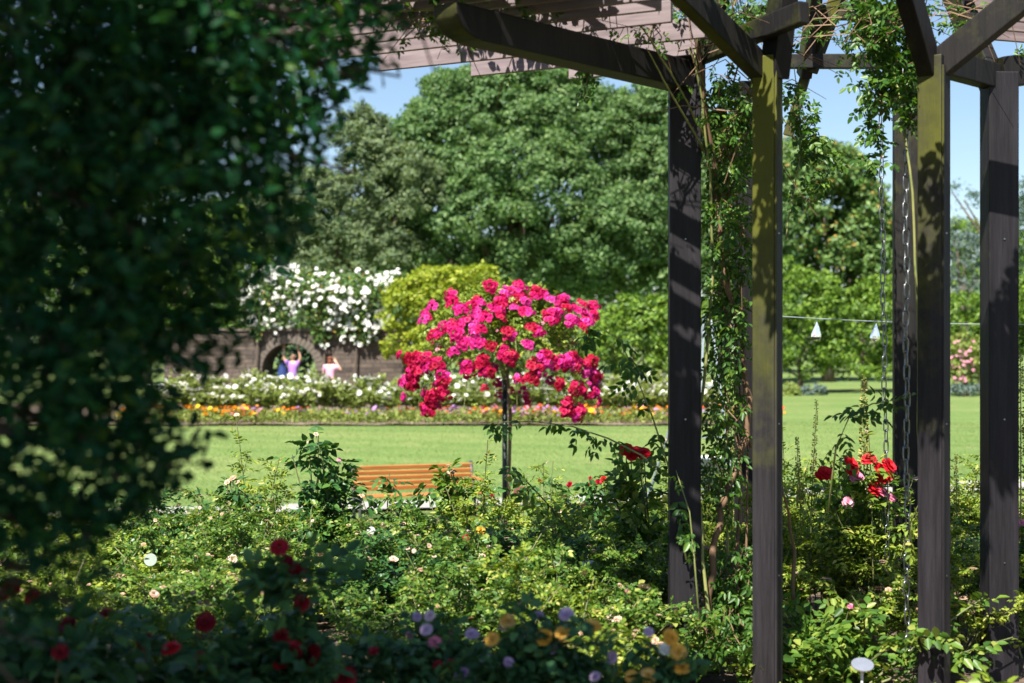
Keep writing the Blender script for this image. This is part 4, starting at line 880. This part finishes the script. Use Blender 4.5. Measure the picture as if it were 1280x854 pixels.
for k, lst in flow.items():
    mt = petalmat('bedding_'+bn[k].replace(' ','_'), [(0, tuple(c*.8 for c in bcols[k])), (1, bcols[k])]); V = []; F = []
    for i, (q, s) in enumerate(lst):
        R = np.array(Matrix.Rotation(r.uniform(0,6),3,'Z') @ Matrix.Rotation(r.uniform(.1,.9),3,'X')); V.append(bv*s @ R.T + q); F.append(bf + i*len(bv))
    o = link('bedding_flowers', mesh_from('bedding_flowers', np.concatenate(V), np.concatenate(F), mt, True)); tag(o, bn[k] + ' bedding flowers along the front of the far bed', 'flowers', kind='stuff')

# stone wall with a round arched opening
wd_ = 45.0; wx0, wx1 = X(205,wd_), X(508,wd_); ax_ = X(361.5,wd_); ar = 33.5*wd_/FPX; gz = zg(wd_); ztop = P(0,414,wd_).z; acz = P(0,463,wd_).z
wl = empty('stone_wall', (ax_, wd_, gz), 'brown stone garden wall with a round arched opening', 'wall'); m = MB()
N = 24; th = 2.0  # wall deepened into a passage so the arch interior falls into shade
def rz(v): return v - gz
outer = []; inner = []
for i in range(N+1):
    a = math.pi*(1 - i/N); inner.append((ar*math.cos(a), acz-gz + ar*math.sin(a)))
inner = [(-ar, -.2)] + inner + [(ar, -.2)]
L_, R_, T_ = wx0-ax_, wx1-ax_, ztop-gz
for (iy) in (0, th):
    pass
# front and back skins as strips from the arch to the wall outline
def outl(p):
    x, z = p
    return (x, T_)
V = []; q = []
for yy in (0, th):
    base = len(V)
    for p in inner[1:-1]: V.append((p[0], yy, p[1])); V.append((p[0], yy, T_))
    for i in range(len(inner)-3):
        f = (base+2*i, base+2*i+2, base+2*i+3, base+2*i+1); q.append(f if yy == 0 else f[::-1])
    b2 = len(V); V += [(L_,yy,-.2),(-ar,yy,-.2),(-ar,yy,T_),(L_,yy,T_),(ar,yy,-.2),(R_,yy,-.2),(R_,yy,T_),(ar,yy,T_)]
    for f in ((b2,b2+1,b2+2,b2+3),(b2+4,b2+5,b2+6,b2+7)): q.append(f if yy == 0 else f[::-1])
m.add(V, q=q)
ins = len(inner); V = [(p[0],0,p[1]) for p in inner] + [(p[0],th,p[1]) for p in inner]
m.add(V, q=[(i,i+1,i+1+ins,i+ins) for i in range(ins-1)]); m.add([(L_,0,T_),(R_,0,T_),(R_,th,T_),(L_,th,T_)], q=[(0,1,2,3)])
m.add([(L_,0,-.2),(L_,0,T_),(L_,th,T_),(L_,th,-.2)], q=[(0,1,2,3)]); m.add([(R_,0,-.2),(R_,th,-.2),(R_,th,T_),(R_,0,T_)], q=[(0,1,2,3)])
m.build('masonry', M['wall'], wl)
vm = MB(); vm.hexa([(-.06,-.03,ar+.01),(.06,-.03,ar+.01),(.06,.2,ar+.01),(-.06,.2,ar+.01),(-.075,-.03,ar+.26),(.075,-.03,ar+.26),(.075,.2,ar+.26),(-.075,.2,ar+.26)]); vme = vm.mesh('voussoir', M['voussoir'], bevel=.008)
for i in range(21):
    a = math.radians(-88 + i*176/20); link('voussoir', vme, wl, (0,0,acz-gz), (0,a,0))
cp = MB()
for i in range(18):
    x0 = L_ + i*(R_-L_)/18; cp.hexa([(x0+.01,-.06,T_+.003),(x0+(R_-L_)/18-.01,-.06,T_+.003),(x0+(R_-L_)/18-.01,th+.06,T_+.003),(x0+.01,th+.06,T_+.003)]+[(x0+.01,-.06,T_+.09),(x0+(R_-L_)/18-.01,-.06,T_+.09),(x0+(R_-L_)/18-.01,th+.06,T_+.09),(x0+.01,th+.06,T_+.09)])
    cs = cp.mesh('coping_stone', M['voussoir'], bevel=.01); link('coping_stone', cs, wl); cp = MB()
# shrub added behind the arch, kept dark to stand for its shade
make_tree('evergreen_shrub','evergreen shrub put behind the arched opening to keep it dark','shrub',(ax_,48.6,gz),[(0,0,.9,2.2,.9,1.1),(.8,.2,1.6,1.2,.8,.7),(-1.0,.2,1.5,1.2,.8,.8)],9,24,.18,.13,M['conifer_dark'],70,.08)
# timber frame above the wall carrying the white climbing roses
fr = empty('rose_arbour', (X(400,45.2),45.9,gz), 'old timber frame above the wall carrying white roses', 'arbour'); fo_ = fr.location.copy()
def fb(a, b, w_, h_, nm):
    k = MB(); k.beam(Vector(a)-fo_, Vector(b)-fo_, w_, h_); link(nm, k.mesh(nm, M['wood_old']), fr)
for px in (330, 363, 440, 492): fb((X(px,45.9),45.9,ztop+.09), (X(px,45.9),45.9,P(0,372,45.9).z), .14,.14,'post')
for py in (376, 372): fb(P(318,py,45.9+ (py-372)*.2), P(505,py,45.9+(py-372)*.2), .12,.12,'beam')
def climbing_white():
    r = np.random.default_rng(91); t = empty('white_climbing_rose', (X(400,45.5),45.5,gz), 'white climbing rose heaped over the arbour above the stone wall', 'climbing rose'); o = np.array(t.location); s = 45.5/FPX
    lob = [(330,360,30,24,.6),(370,358,38,24,.7),(410,362,40,24,.7),(450,365,42,24,.7),(490,362,34,20,.6),(395,385,30,26,.5),(450,388,28,24,.5),(325,385,26,20,.5),(402,410,14,24,.25),(455,405,20,26,.3),(350,392,16,18,.4),(498,355,20,16,.4),(322,410,8,18,.2),(430,410,14,14,.2)]
    LP = []; BP = []
    for (px,py,rx,ry,rd) in lob:
        c = np.array(P(px,py,44.85))-o; n = int(rx*ry*1.15); v = rdir(r,n)*(r.random((n,1))**.4); LP.append(c + v*[rx*s,rd,ry*s])
        n = int(rx*ry*.062); v = rdir(r,n); v[:,1] = -abs(v[:,1]); BP.append(c + v*[rx*s,rd*1.05,ry*s*1.05])
    p = np.concatenate(LP); n = len(p); sz = .13*r.uniform(.7,1.3,n); link('foliage', leaves_mesh('foliage', p, rdir(r,n)+[0,0,-.3], rdir(r,n)+[0,-.3,.6], sz, sz*.55, M['tree_c'], False), t)
    bp = np.concatenate(BP); cl_ = np.floor((bp+50)/.42).astype(int); bp = bp[((cl_[:,0]*7919 ^ cl_[:,2]*104729 ^ cl_[:,1]*1301) % 100) < 70]; bp = np.concatenate([bp, bp[::2] + r.normal(size=bp[::2].shape)*.09]); V = []; F = []
    me = BL['white'][0]; bv = np.array([v.co for v in me.vertices]); bf = np.array([q.vertices for q in me.polygons])
    for i, q in enumerate(bp):
        R = np.array(Vector((r.normal()*.5,-1,.5+r.normal()*.4)).to_track_quat('Z','Y').to_matrix()); V.append(bv*r.uniform(.07,.17) @ R.T + q); F.append(bf + i*len(bv))
    tag(link('blooms', mesh_from('blooms', np.concatenate(V), np.concatenate(F), M['white'], True), t), kind='stuff')
    mb = MB()
    for px in (318, 402, 442): mb.tube([np.array((X(px,44.85),44.85,gz))-o, np.array(P(px+4,430,44.85))-o, np.array(P(px,370,45.2))-o], [.04,.035,.03], 6)
    mb.build('stems', M['bark'], t)
climbing_white()

def skin(name, verts, edges, radii, mat, parent, root=0, sub=2):
    me = bpy.data.meshes.new(name); me.from_pydata(verts, edges, []); o = bpy.data.objects.new(name, me); COL.objects.link(o)
    o.modifiers.new('s','SKIN'); sl = me.skin_vertices[0].data
    for i, q in enumerate(radii): sl[i].radius = q if isinstance(q, tuple) else (q, q); sl[i].use_root = (i == root)
    sb = o.modifiers.new('d','SUBSURF'); sb.levels = sub; sb.render_levels = sub
    bpy.context.view_layer.update(); ev = o.evaluated_get(bpy.context.evaluated_depsgraph_get()); nm = bpy.data.meshes.new_from_object(ev)
    o.modifiers.clear(); o.data = nm; nm.materials.clear(); nm.materials.append(mat); nm.polygons.foreach_set('use_smooth', np.ones(len(nm.polygons), bool)); o.parent = parent; return o
def person(loc, rz, H, label, la, ra, top, legm, hairm, hairlong, skirt=False):
    """standing figure facing -Y; la / ra are (elbow, wrist) of the left and right arm in body units of height 1"""
    t = empty('person', loc, label, 'person', rz=rz); k = H
    V = [(0,0,.53),(0,.005,.62),(0,.01,.72),(0,.01,.80),(0,0,.845),(0,-.005,.885),(0,-.008,.935),(0,-.005,.975)]
    R = [(.085,.062),(.075,.055),(.088,.058),(.07,.048),(.030,.030),(.036,.044),(.046,.056),(.034,.042)]
    E = [(0,1),(1,2),(2,3),(3,4),(4,5),(5,6),(6,7)]; hands = []
    for sx, (el, wr) in ((1, la), (-1, ra)):
        i = len(V); w_ = Vector(wr); e_ = Vector(el); hd = (w_-e_).normalized()
        V += [(sx*.105,.01,.795), tuple(el), tuple(wr), tuple(w_+hd*.045), tuple(w_+hd*.085)]; R += [(.036,.036),(.025,.025),(.018,.016),(.023,.013),(.017,.009)]; E += [(3,i),(i,i+1),(i+1,i+2),(i+2,i+3),(i+3,i+4)]
        hands.append((w_+hd*.05, hd))
    for sx in (1,-1):
        i = len(V); V += [(sx*.052,0,.48),(sx*.058,-.008,.285),(sx*.06,.012,.045),(sx*.065,-.06,.018),(sx*.066,-.09,.014)]; R += [(.058,.062),(.037,.041),(.023,.024),(.024,.018),(.018,.013)]; E += [(0,i),(i,i+1),(i+1,i+2),(i+2,i+3),(i+3,i+4)]
    sc = lambda vs: [tuple(c*k for c in v) for v in vs]
    skin('body', sc(V), E, [(a*k,b*k) for a,b in R], M['skin'], t)
    for (c, hd) in hands:       # five fingers on each hand
        m = MB(); sd = hd.cross(Vector((0,1,0))); sd = sd.normalized() if sd.length > .1 else Vector((1,0,0)); c = c*k
        for j in range(4):
            a = c + sd*(j-1.5)*.011*k + hd*.025*k; ln = (.036,.042,.040,.031)[j]*k; m.tube([a, a+hd*ln*.55, a+hd*ln+Vector((0,-.008*k,0))], [.0052*k,.0048*k,.0036*k], 5)
        a = c + sd*.02*k; m.tube([a, a+(sd*.6+hd*.5)*.03*k, a+(sd*.5+hd*.9)*.045*k], [.006*k,.0055*k,.004*k], 5); link('fingers', m.mesh('fingers', M['skin'], True), t)
    # shirt follows the torso and upper arms
    g = 1.13; V2 = [(0,0,.50),(0,.005,.60),(0,.01,.72),(0,.01,.80),(0,.004,.835)]; R2 = [(.094,.070),(.088,.066),(.098,.067),(.080,.057),(.040,.038)]; E2 = [(0,1),(1,2),(2,3),(3,4)]
    for sx, (el, wr) in ((1, la), (-1, ra)):
        i = len(V2); a = Vector((sx*.105,.01,.795)); V2 += [tuple(a), tuple(a.lerp(Vector(el),.62))]; R2 += [(.044,.044),(.034,.034)]; E2 += [(3,i),(i,i+1)]
    skin('shirt', sc(V2), E2, [(a*k,b*k) for a,b in R2], M[top], t)
    V3 = [(0,0,.545),(0,0,.49)]; R3 = [(.088,.066),(.096,.072)]; E3 = [(0,1)]
    for sx in (1,-1):
        i = len(V3); V3 += [(sx*.054,0,.44),(sx*.06,-.006,.28),(sx*.062,.010,.06)]; R3 += [(.064,.067),(.046,.05),(.036,.038)]; E3 += [(1,i),(i,i+1),(i+1,i+2)]
    skin('trousers', sc(V3), E3, [(a*k,b*k) for a,b in R3], M[legm], t)
    hv = [(0,.02,.90),(0,.016,.945),(0,.004,.985)] + ([(0,.035,.85)] if hairlong else []); he = [(0,1),(1,2)] + ([(0,3)] if hairlong else [])
    skin('hair', sc(hv), he, [(.050*k,.046*k),(.056*k,.056*k),(.042*k,.046*k)] + ([(.042*k,.028*k)] if hairlong else []), M[hairm], t)
    m = MB()
    for sx in (.017,-.017): m.tube([(sx*k,-.048*k,.935*k),(sx*k,-.056*k,.935*k)], .006*k, 6)
    m.build('eyes', M['shoe'], t)
    m = MB(); m.tube([(0,-.05*k,.93*k),(0,-.068*k,.912*k),(0,-.05*k,.908*k)], [.005*k,.009*k,.006*k], 6); m.build('nose', M['skin'], t, True)
    m = MB(); m.tube([(-.014*k,-.049*k,.892*k),(0,-.053*k,.891*k),(.014*k,-.049*k,.892*k)], .0035*k, 5); m.build('mouth', M['label_red'], t)
    for sx in (.047,-.047):
        m = MB(); m.tube([(sx*k,0,.945*k),(sx*1.12*k,.008*k,.93*k),(sx*k,.002*k,.912*k)], [.005*k,.009*k,.006*k], 5); m.build('ear', M['skin'], t, True)
    for sx in (1,-1):
        m = MB(); m.tube([(sx*.06*k,.03*k,.02*k),(sx*.063*k,-.03*k,.022*k),(sx*.066*k,-.10*k,.016*k)], [.026*k,.028*k,.02*k], 8); m.build('shoe', M['shoe'], t, True)
    return t
pd_ = 45.25
person((X(366,pd_), pd_, zg(pd_)), math.radians(-8), 1.70, 'person in a purple top standing in the arch with both arms raised', ((.155,-.02,.90),(.125,-.03,1.03)), ((-.175,-.02,.90),(-.165,-.03,1.04)), 'purple_cloth', 'blue_cloth', 'hair_dark', False)
pb_ = 43.3
person((X(413,pb_), pb_, zg(pb_)), math.radians(172), 1.62, 'person in a pink shirt and white trousers lifting one hand to the face', ((.15,-.03,.64),(.11,-.09,.55)), ((-.20,-.03,.72),(-.10,-.075,.86)), 'pink_cloth', 'white_cloth', 'hair_red', True)
# blue jacket held out beside the person in the arch
jk = MB(); jc = P(353,470,45.2); pts = []
for i in range(7):
    z_ = jc.z + .42 - i*.14; wv = (.05,.10,.14,.15,.15,.17,.13)[i]; pts.append((z_, wv))
V = []; nn_ = 12
for z_, wv in pts:
    for j in range(nn_): a = 2*math.pi*j/nn_; V.append((jc.x + wv*math.cos(a)*(1+.12*math.sin(3*a+z_*4)), jc.y + .10*math.sin(a)*(1+.2*math.cos(4*a)), z_))
jk.add(V, q=[(i*nn_+j, i*nn_+(j+1)%nn_, (i+1)*nn_+(j+1)%nn_, (i+1)*nn_+j) for i in range(6) for j in range(nn_)], p=[list(range(nn_)), [6*nn_+j for j in range(nn_)][::-1]])
tag(jk.build('jacket', M['blue_cloth'], None, True), 'blue jacket hanging beside the person in purple', 'jacket')

# ================================================================== TRIPOD LADDER AND TUB
def ladder():
    d = 15.0; g = zg(d); b = Vector((X(890,d), d, g)); t = empty('tripod_ladder', b, 'pale aluminium tripod ladder standing behind the pergola', 'ladder')
    ap1, ap2 = P(880,394,d)-b, P(888,394,d)-b; f1 = Vector((X(862,d)-b.x,-.25,0)); f2 = Vector((X(924,d)-b.x,-.25,0)); pl = Vector((X(795,d)-b.x,.9,zg(15.9)-g))
    for a, f in ((ap1,f1),(ap2,f2)):
        m = MB(); m.beam(a, f, .022, .045, (0,1,0)); link('rail', m.mesh('rail', M['aluminium']), t)
    for i in range(9):
        u = (i+.8)/9.6; m = MB(); m.beam(ap1.lerp(f1,u), ap2.lerp(f2,u), .04, .016); link('rung', m.mesh('rung', M['aluminium']), t)
    m = MB(); m.tube([ap1.lerp(ap2,.5)+Vector((0,.03,0)), pl], .02, 8); link('prop_pole', m.mesh('prop_pole', M['aluminium']), t)
ladder()
def tub():
    d = 12.5; g = zg(d); c = P(890,606,d); b = Vector((c.x,c.y,g)); t = empty('white_tub', b, 'white plastic tub on a low stand near the ladder', 'tub'); z0 = c.z-g
    m = MB(); pr = [(.0,z0),(.10,z0),(.125,z0+.24),(.132,z0+.245),(.118,z0+.25),(.095,z0+.02),(0,z0+.02)]; n = 16; V = []
    for rr, zz in pr: V += [(rr*math.cos(2*math.pi*j/n), rr*math.sin(2*math.pi*j/n), zz) for j in range(n)]
    m.add(V, q=[(i*n+j,i*n+(j+1)%n,(i+1)*n+(j+1)%n,(i+1)*n+j) for i in range(len(pr)-1) for j in range(n)]); link('bucket', m.mesh('bucket', M['label_white'], True), t)
    m = MB(); m.tube([(.13*math.cos(.35*j),.13*math.sin(.35*j),z0+.235) for j in range(19)], .010, 5); link('rim', m.mesh('rim', M['aluminium']), t)
    for a in range(3): m = MB(); m.tube([(.09*math.cos(a*2.1),.09*math.sin(a*2.1),z0),(.15*math.cos(a*2.1),.15*math.sin(a*2.1),-.05)], .012, 6); link('leg', m.mesh('leg', M['wood_old']), t)
tub()

# ================================================================== BACKGROUND TREES AND SHRUBS
def LB(px, py, d, rx, ry, rd, base):
    s = d/FPX; c = P(px,py,d); return (c.x-base[0], c.y-base[1], c.z-base[2], rx*s, rd, ry*s)
def bgtree(name, label, px, d, lob, mat, seed, dens, per, cr, L, cat='tree', group=None, trunk=.3, **kw):
    base = (X(px,d), d, zg(min(d,60)))
    return make_tree(name, label, cat, base, [LB(*l[:2], d + (l[5] if len(l) > 5 else 0), l[2], l[3], l[4], base) for l in lob], dens, per, cr, L, mat, seed, trunk, group, **kw)
bgtree('broadleaf_tree','huge rounded broadleaf tree filling the middle behind the pink rose',640,70,
   [(640,170,110,85,4.5),(560,220,90,85,4),(720,210,95,90,4),(600,300,110,80,4.5,-1.5),(720,310,110,80,4.5,-1.5),(520,280,60,70,3),(800,260,70,90,3.5),(660,250,90,80,4,-3),(560,140,40,45,2),(690,130,60,50,2.5),(810,180,50,70,2.5),(655,345,140,60,4,-1)],
   M['tree_a'],401,1.9,84,.55,.205, trunk=.4, fill=.5)
bgtree('broadleaf_tree','greyish green feathery tree left of the huge rounded tree',420,66,
   [(430,280,55,60,2.5),(470,220,40,50,2),(400,320,50,45,2),(450,170,30,30,1.5),(480,320,50,40,2),(345,300,60,60,2.5),(440,330,70,50,2,-1),(390,260,40,50,2),(510,250,40,60,2,-1)],
   M['tree_b'],402,2.3,60,.42,.20, hang=.1, wf=.45, fill=.5)
bgtree('broadleaf_tree','bright leafy tree half hidden behind the dark shaded tree',180,62,
   [(180,290,90,110,3.5),(90,250,90,130,3.5),(260,330,60,70,2.5),(20,330,80,100,3),(200,400,110,60,2.5)],
   M['shrub_green'],403,.9,40,.5,.28)
bgtree('broadleaf_tree','tall tree with amber tinged leaves behind the pergola gap',1035,72,
   [(1030,232,50,48,2.5),(1072,268,30,42,2),(1000,285,50,60,2.5),(1050,315,60,60,2.5),(985,225,26,42,2),(1085,300,25,50,1.5),(1030,260,60,70,2,-1),(1010,340,70,60,2),(1080,350,40,50,2)],
   M['tree_c'],404,1.9,50,.5,.28, fill=.5)
bgtree('broadleaf_tree','green tree behind the mossy post joining the huge rounded tree',905,68,
   [(890,240,55,80,3),(935,310,55,75,3),(880,320,60,70,3),(860,200,40,60,2.5)],
   M['tree_a'],405,1.7,48,.5,.28, fill=.5)
bgtree('conifer','dusky blue green conifer seen between the outer posts',1205,64,
   [(1205,330,26,34,1.5),(1195,300,16,22,1),(1215,350,28,26,1.4),(1205,365,34,24,1.4)], M['conifer_blue'],406,2.4,40,.35,.16, wf=.25)
bgtree('conifer','dark conifer with level boughs beyond the outermost post',1290,70,
   [(1285,250,26,22,1.5),(1300,330,42,90,2.5),(1285,420,30,60,2),(1190,240,20,7,.6),(1205,250,14,6,.5)], M['conifer_dark'],407,2.2,40,.4,.2, wf=.3)
bgtree('broadleaf_tree','sunlit yellow green tree top between the outer posts',1160,78,
   [(1195,300,34,20,2),(1150,330,40,60,2.5),(1240,330,40,40,2),(1120,330,25,55,2)], M['shrub_green'],408,1.3,40,.45,.25)
bgtree('yellow_shrub','golden yellow green shrub right of the stone wall',552,43.6,
   [(550,372,52,36,1.1),(515,395,32,42,.9),(590,366,36,32,1),(560,405,52,42,1.1),(506,428,24,28,.7),(600,410,40,50,1.1),(540,440,50,40,.9)], M['shrub_yellow'],409,6.5,40,.24,.13,'shrub', trunk=.1)
bgtree('green_shrub','dense light green shrub left of the first post',790,45,
   [(795,420,42,45,1.2),(760,440,30,42,1),(830,410,38,40,1),(810,465,50,34,1),(860,430,36,50,1)], M['shrub_green'],410,5.0,40,.24,.14,'shrub', trunk=.1)
bgtree('green_shrub','dark green shrub filling the gap behind the pink rose',680,48,
   [(680,440,70,50,1.2),(620,450,40,40,1),(735,440,40,45,1)], M['tree_a'],411,4.5,38,.26,.15,'shrub', trunk=.1)
bgtree('green_shrub','tall bright rhododendron shrub at the far edge of the lawn',1000,57,
   [(985,390,34,62,1.5),(1010,430,36,58,1.5),(975,450,30,45,1.3),(1030,385,20,40,1)], M['shrub_green'],412,4.0,36,.28,.16,'shrub', trunk=.12)
bgtree('green_shrub','broad bright green shrub by the chain at the far edge of the lawn',1080,57.5,
   [(1075,410,42,50,1.5),(1105,400,36,55,1.5),(1060,455,45,34,1.3),(1130,440,40,50,1.4)], M['shrub_green'],413,4.0,36,.28,.16,'shrub', trunk=.12)
bgtree('green_shrub','bright green shrub beyond the outer posts on the far lawn edge',1225,58,
   [(1200,400,34,30,1.2),(1240,405,36,34,1.2),(1275,420,36,50,1.3),(1210,440,50,40,1.2),(1300,400,40,60,1.3)], M['shrub_green'],414,4.0,36,.28,.16,'shrub', trunk=.12)
bgtree('flowering_shrub','shrub with cream and pink flowers between the outer posts',1208,54,
   [(1206,455,30,34,.9),(1190,470,24,22,.7),(1222,468,24,24,.7)], M['bed_leaf'],415,6,36,.22,.13,'shrub', trunk=.06)
t = bpy.data.objects.get('flowering_shrub'); r = np.random.default_rng(7); V = []; F = []
me = BL['pink'][0]; bv = np.array([v.co for v in me.vertices]); bf = np.array([q.vertices for q in me.polygons])
for i in range(60):
    q = np.array(P(1206+r.normal()*13, 455+r.normal()*16, 53.2 + r.random()*.3)) - np.array(t.location); V.append(bv*r.uniform(.06,.13) @ np.array(Matrix.Rotation(.9,3,'X')).T + q); F.append(bf + i*len(bv))
tag(link('blooms', mesh_from('blooms', np.concatenate(V), np.concatenate(F), M['pink'], True), t), kind='stuff')
bgtree('low_shrub','low pale yellowish mound at the lawn edge near the mossy post',985,54,
   [(984,492,14,12,.5),(990,498,10,8,.4)], M['bed_leaf'],416,14,30,.14,.09,'shrub', trunk=.05)
bgtree('silver_plant','silvery low plant at the foot of the shrubs on the lawn edge',1018,54.5,
   [(1018,489,14,6,.5),(1008,490,8,5,.4)], M['conifer_blue'],417,16,30,.12,.09,'plant', trunk=.04)
bgtree('silver_plant','silvery low plant under the flowering shrub between the outer posts',1205,53,
   [(1200,489,14,6,.5),(1216,489,12,6,.4)], M['conifer_blue'],418,16,30,.12,.09,'plant', trunk=.04)
# a wood that closes the distance, one mass
def far_wood():
    r = np.random.default_rng(99); lob = []
    for i in range(34):
        px = -250 + i*54; d = 95 + r.uniform(-6,6); hh = r.uniform(7,10) if px < 960 or px > 1230 else r.uniform(3.5,4.5)
        lob.append((X(px,d), d, hh*.45, 3.6, 3, hh*.62))
    o = link('far_wood', crown_mesh('far_wood', 98, lob, .45, 30, .8, .5, M['tree_a'])); tag(o, 'distant green wood closing the view behind the garden', 'wood', kind='stuff')
far_wood()
print('bushes', nb, 'tris', sum(len(m.loops)-2*len(m.polygons) for m in bpy.data.meshes))
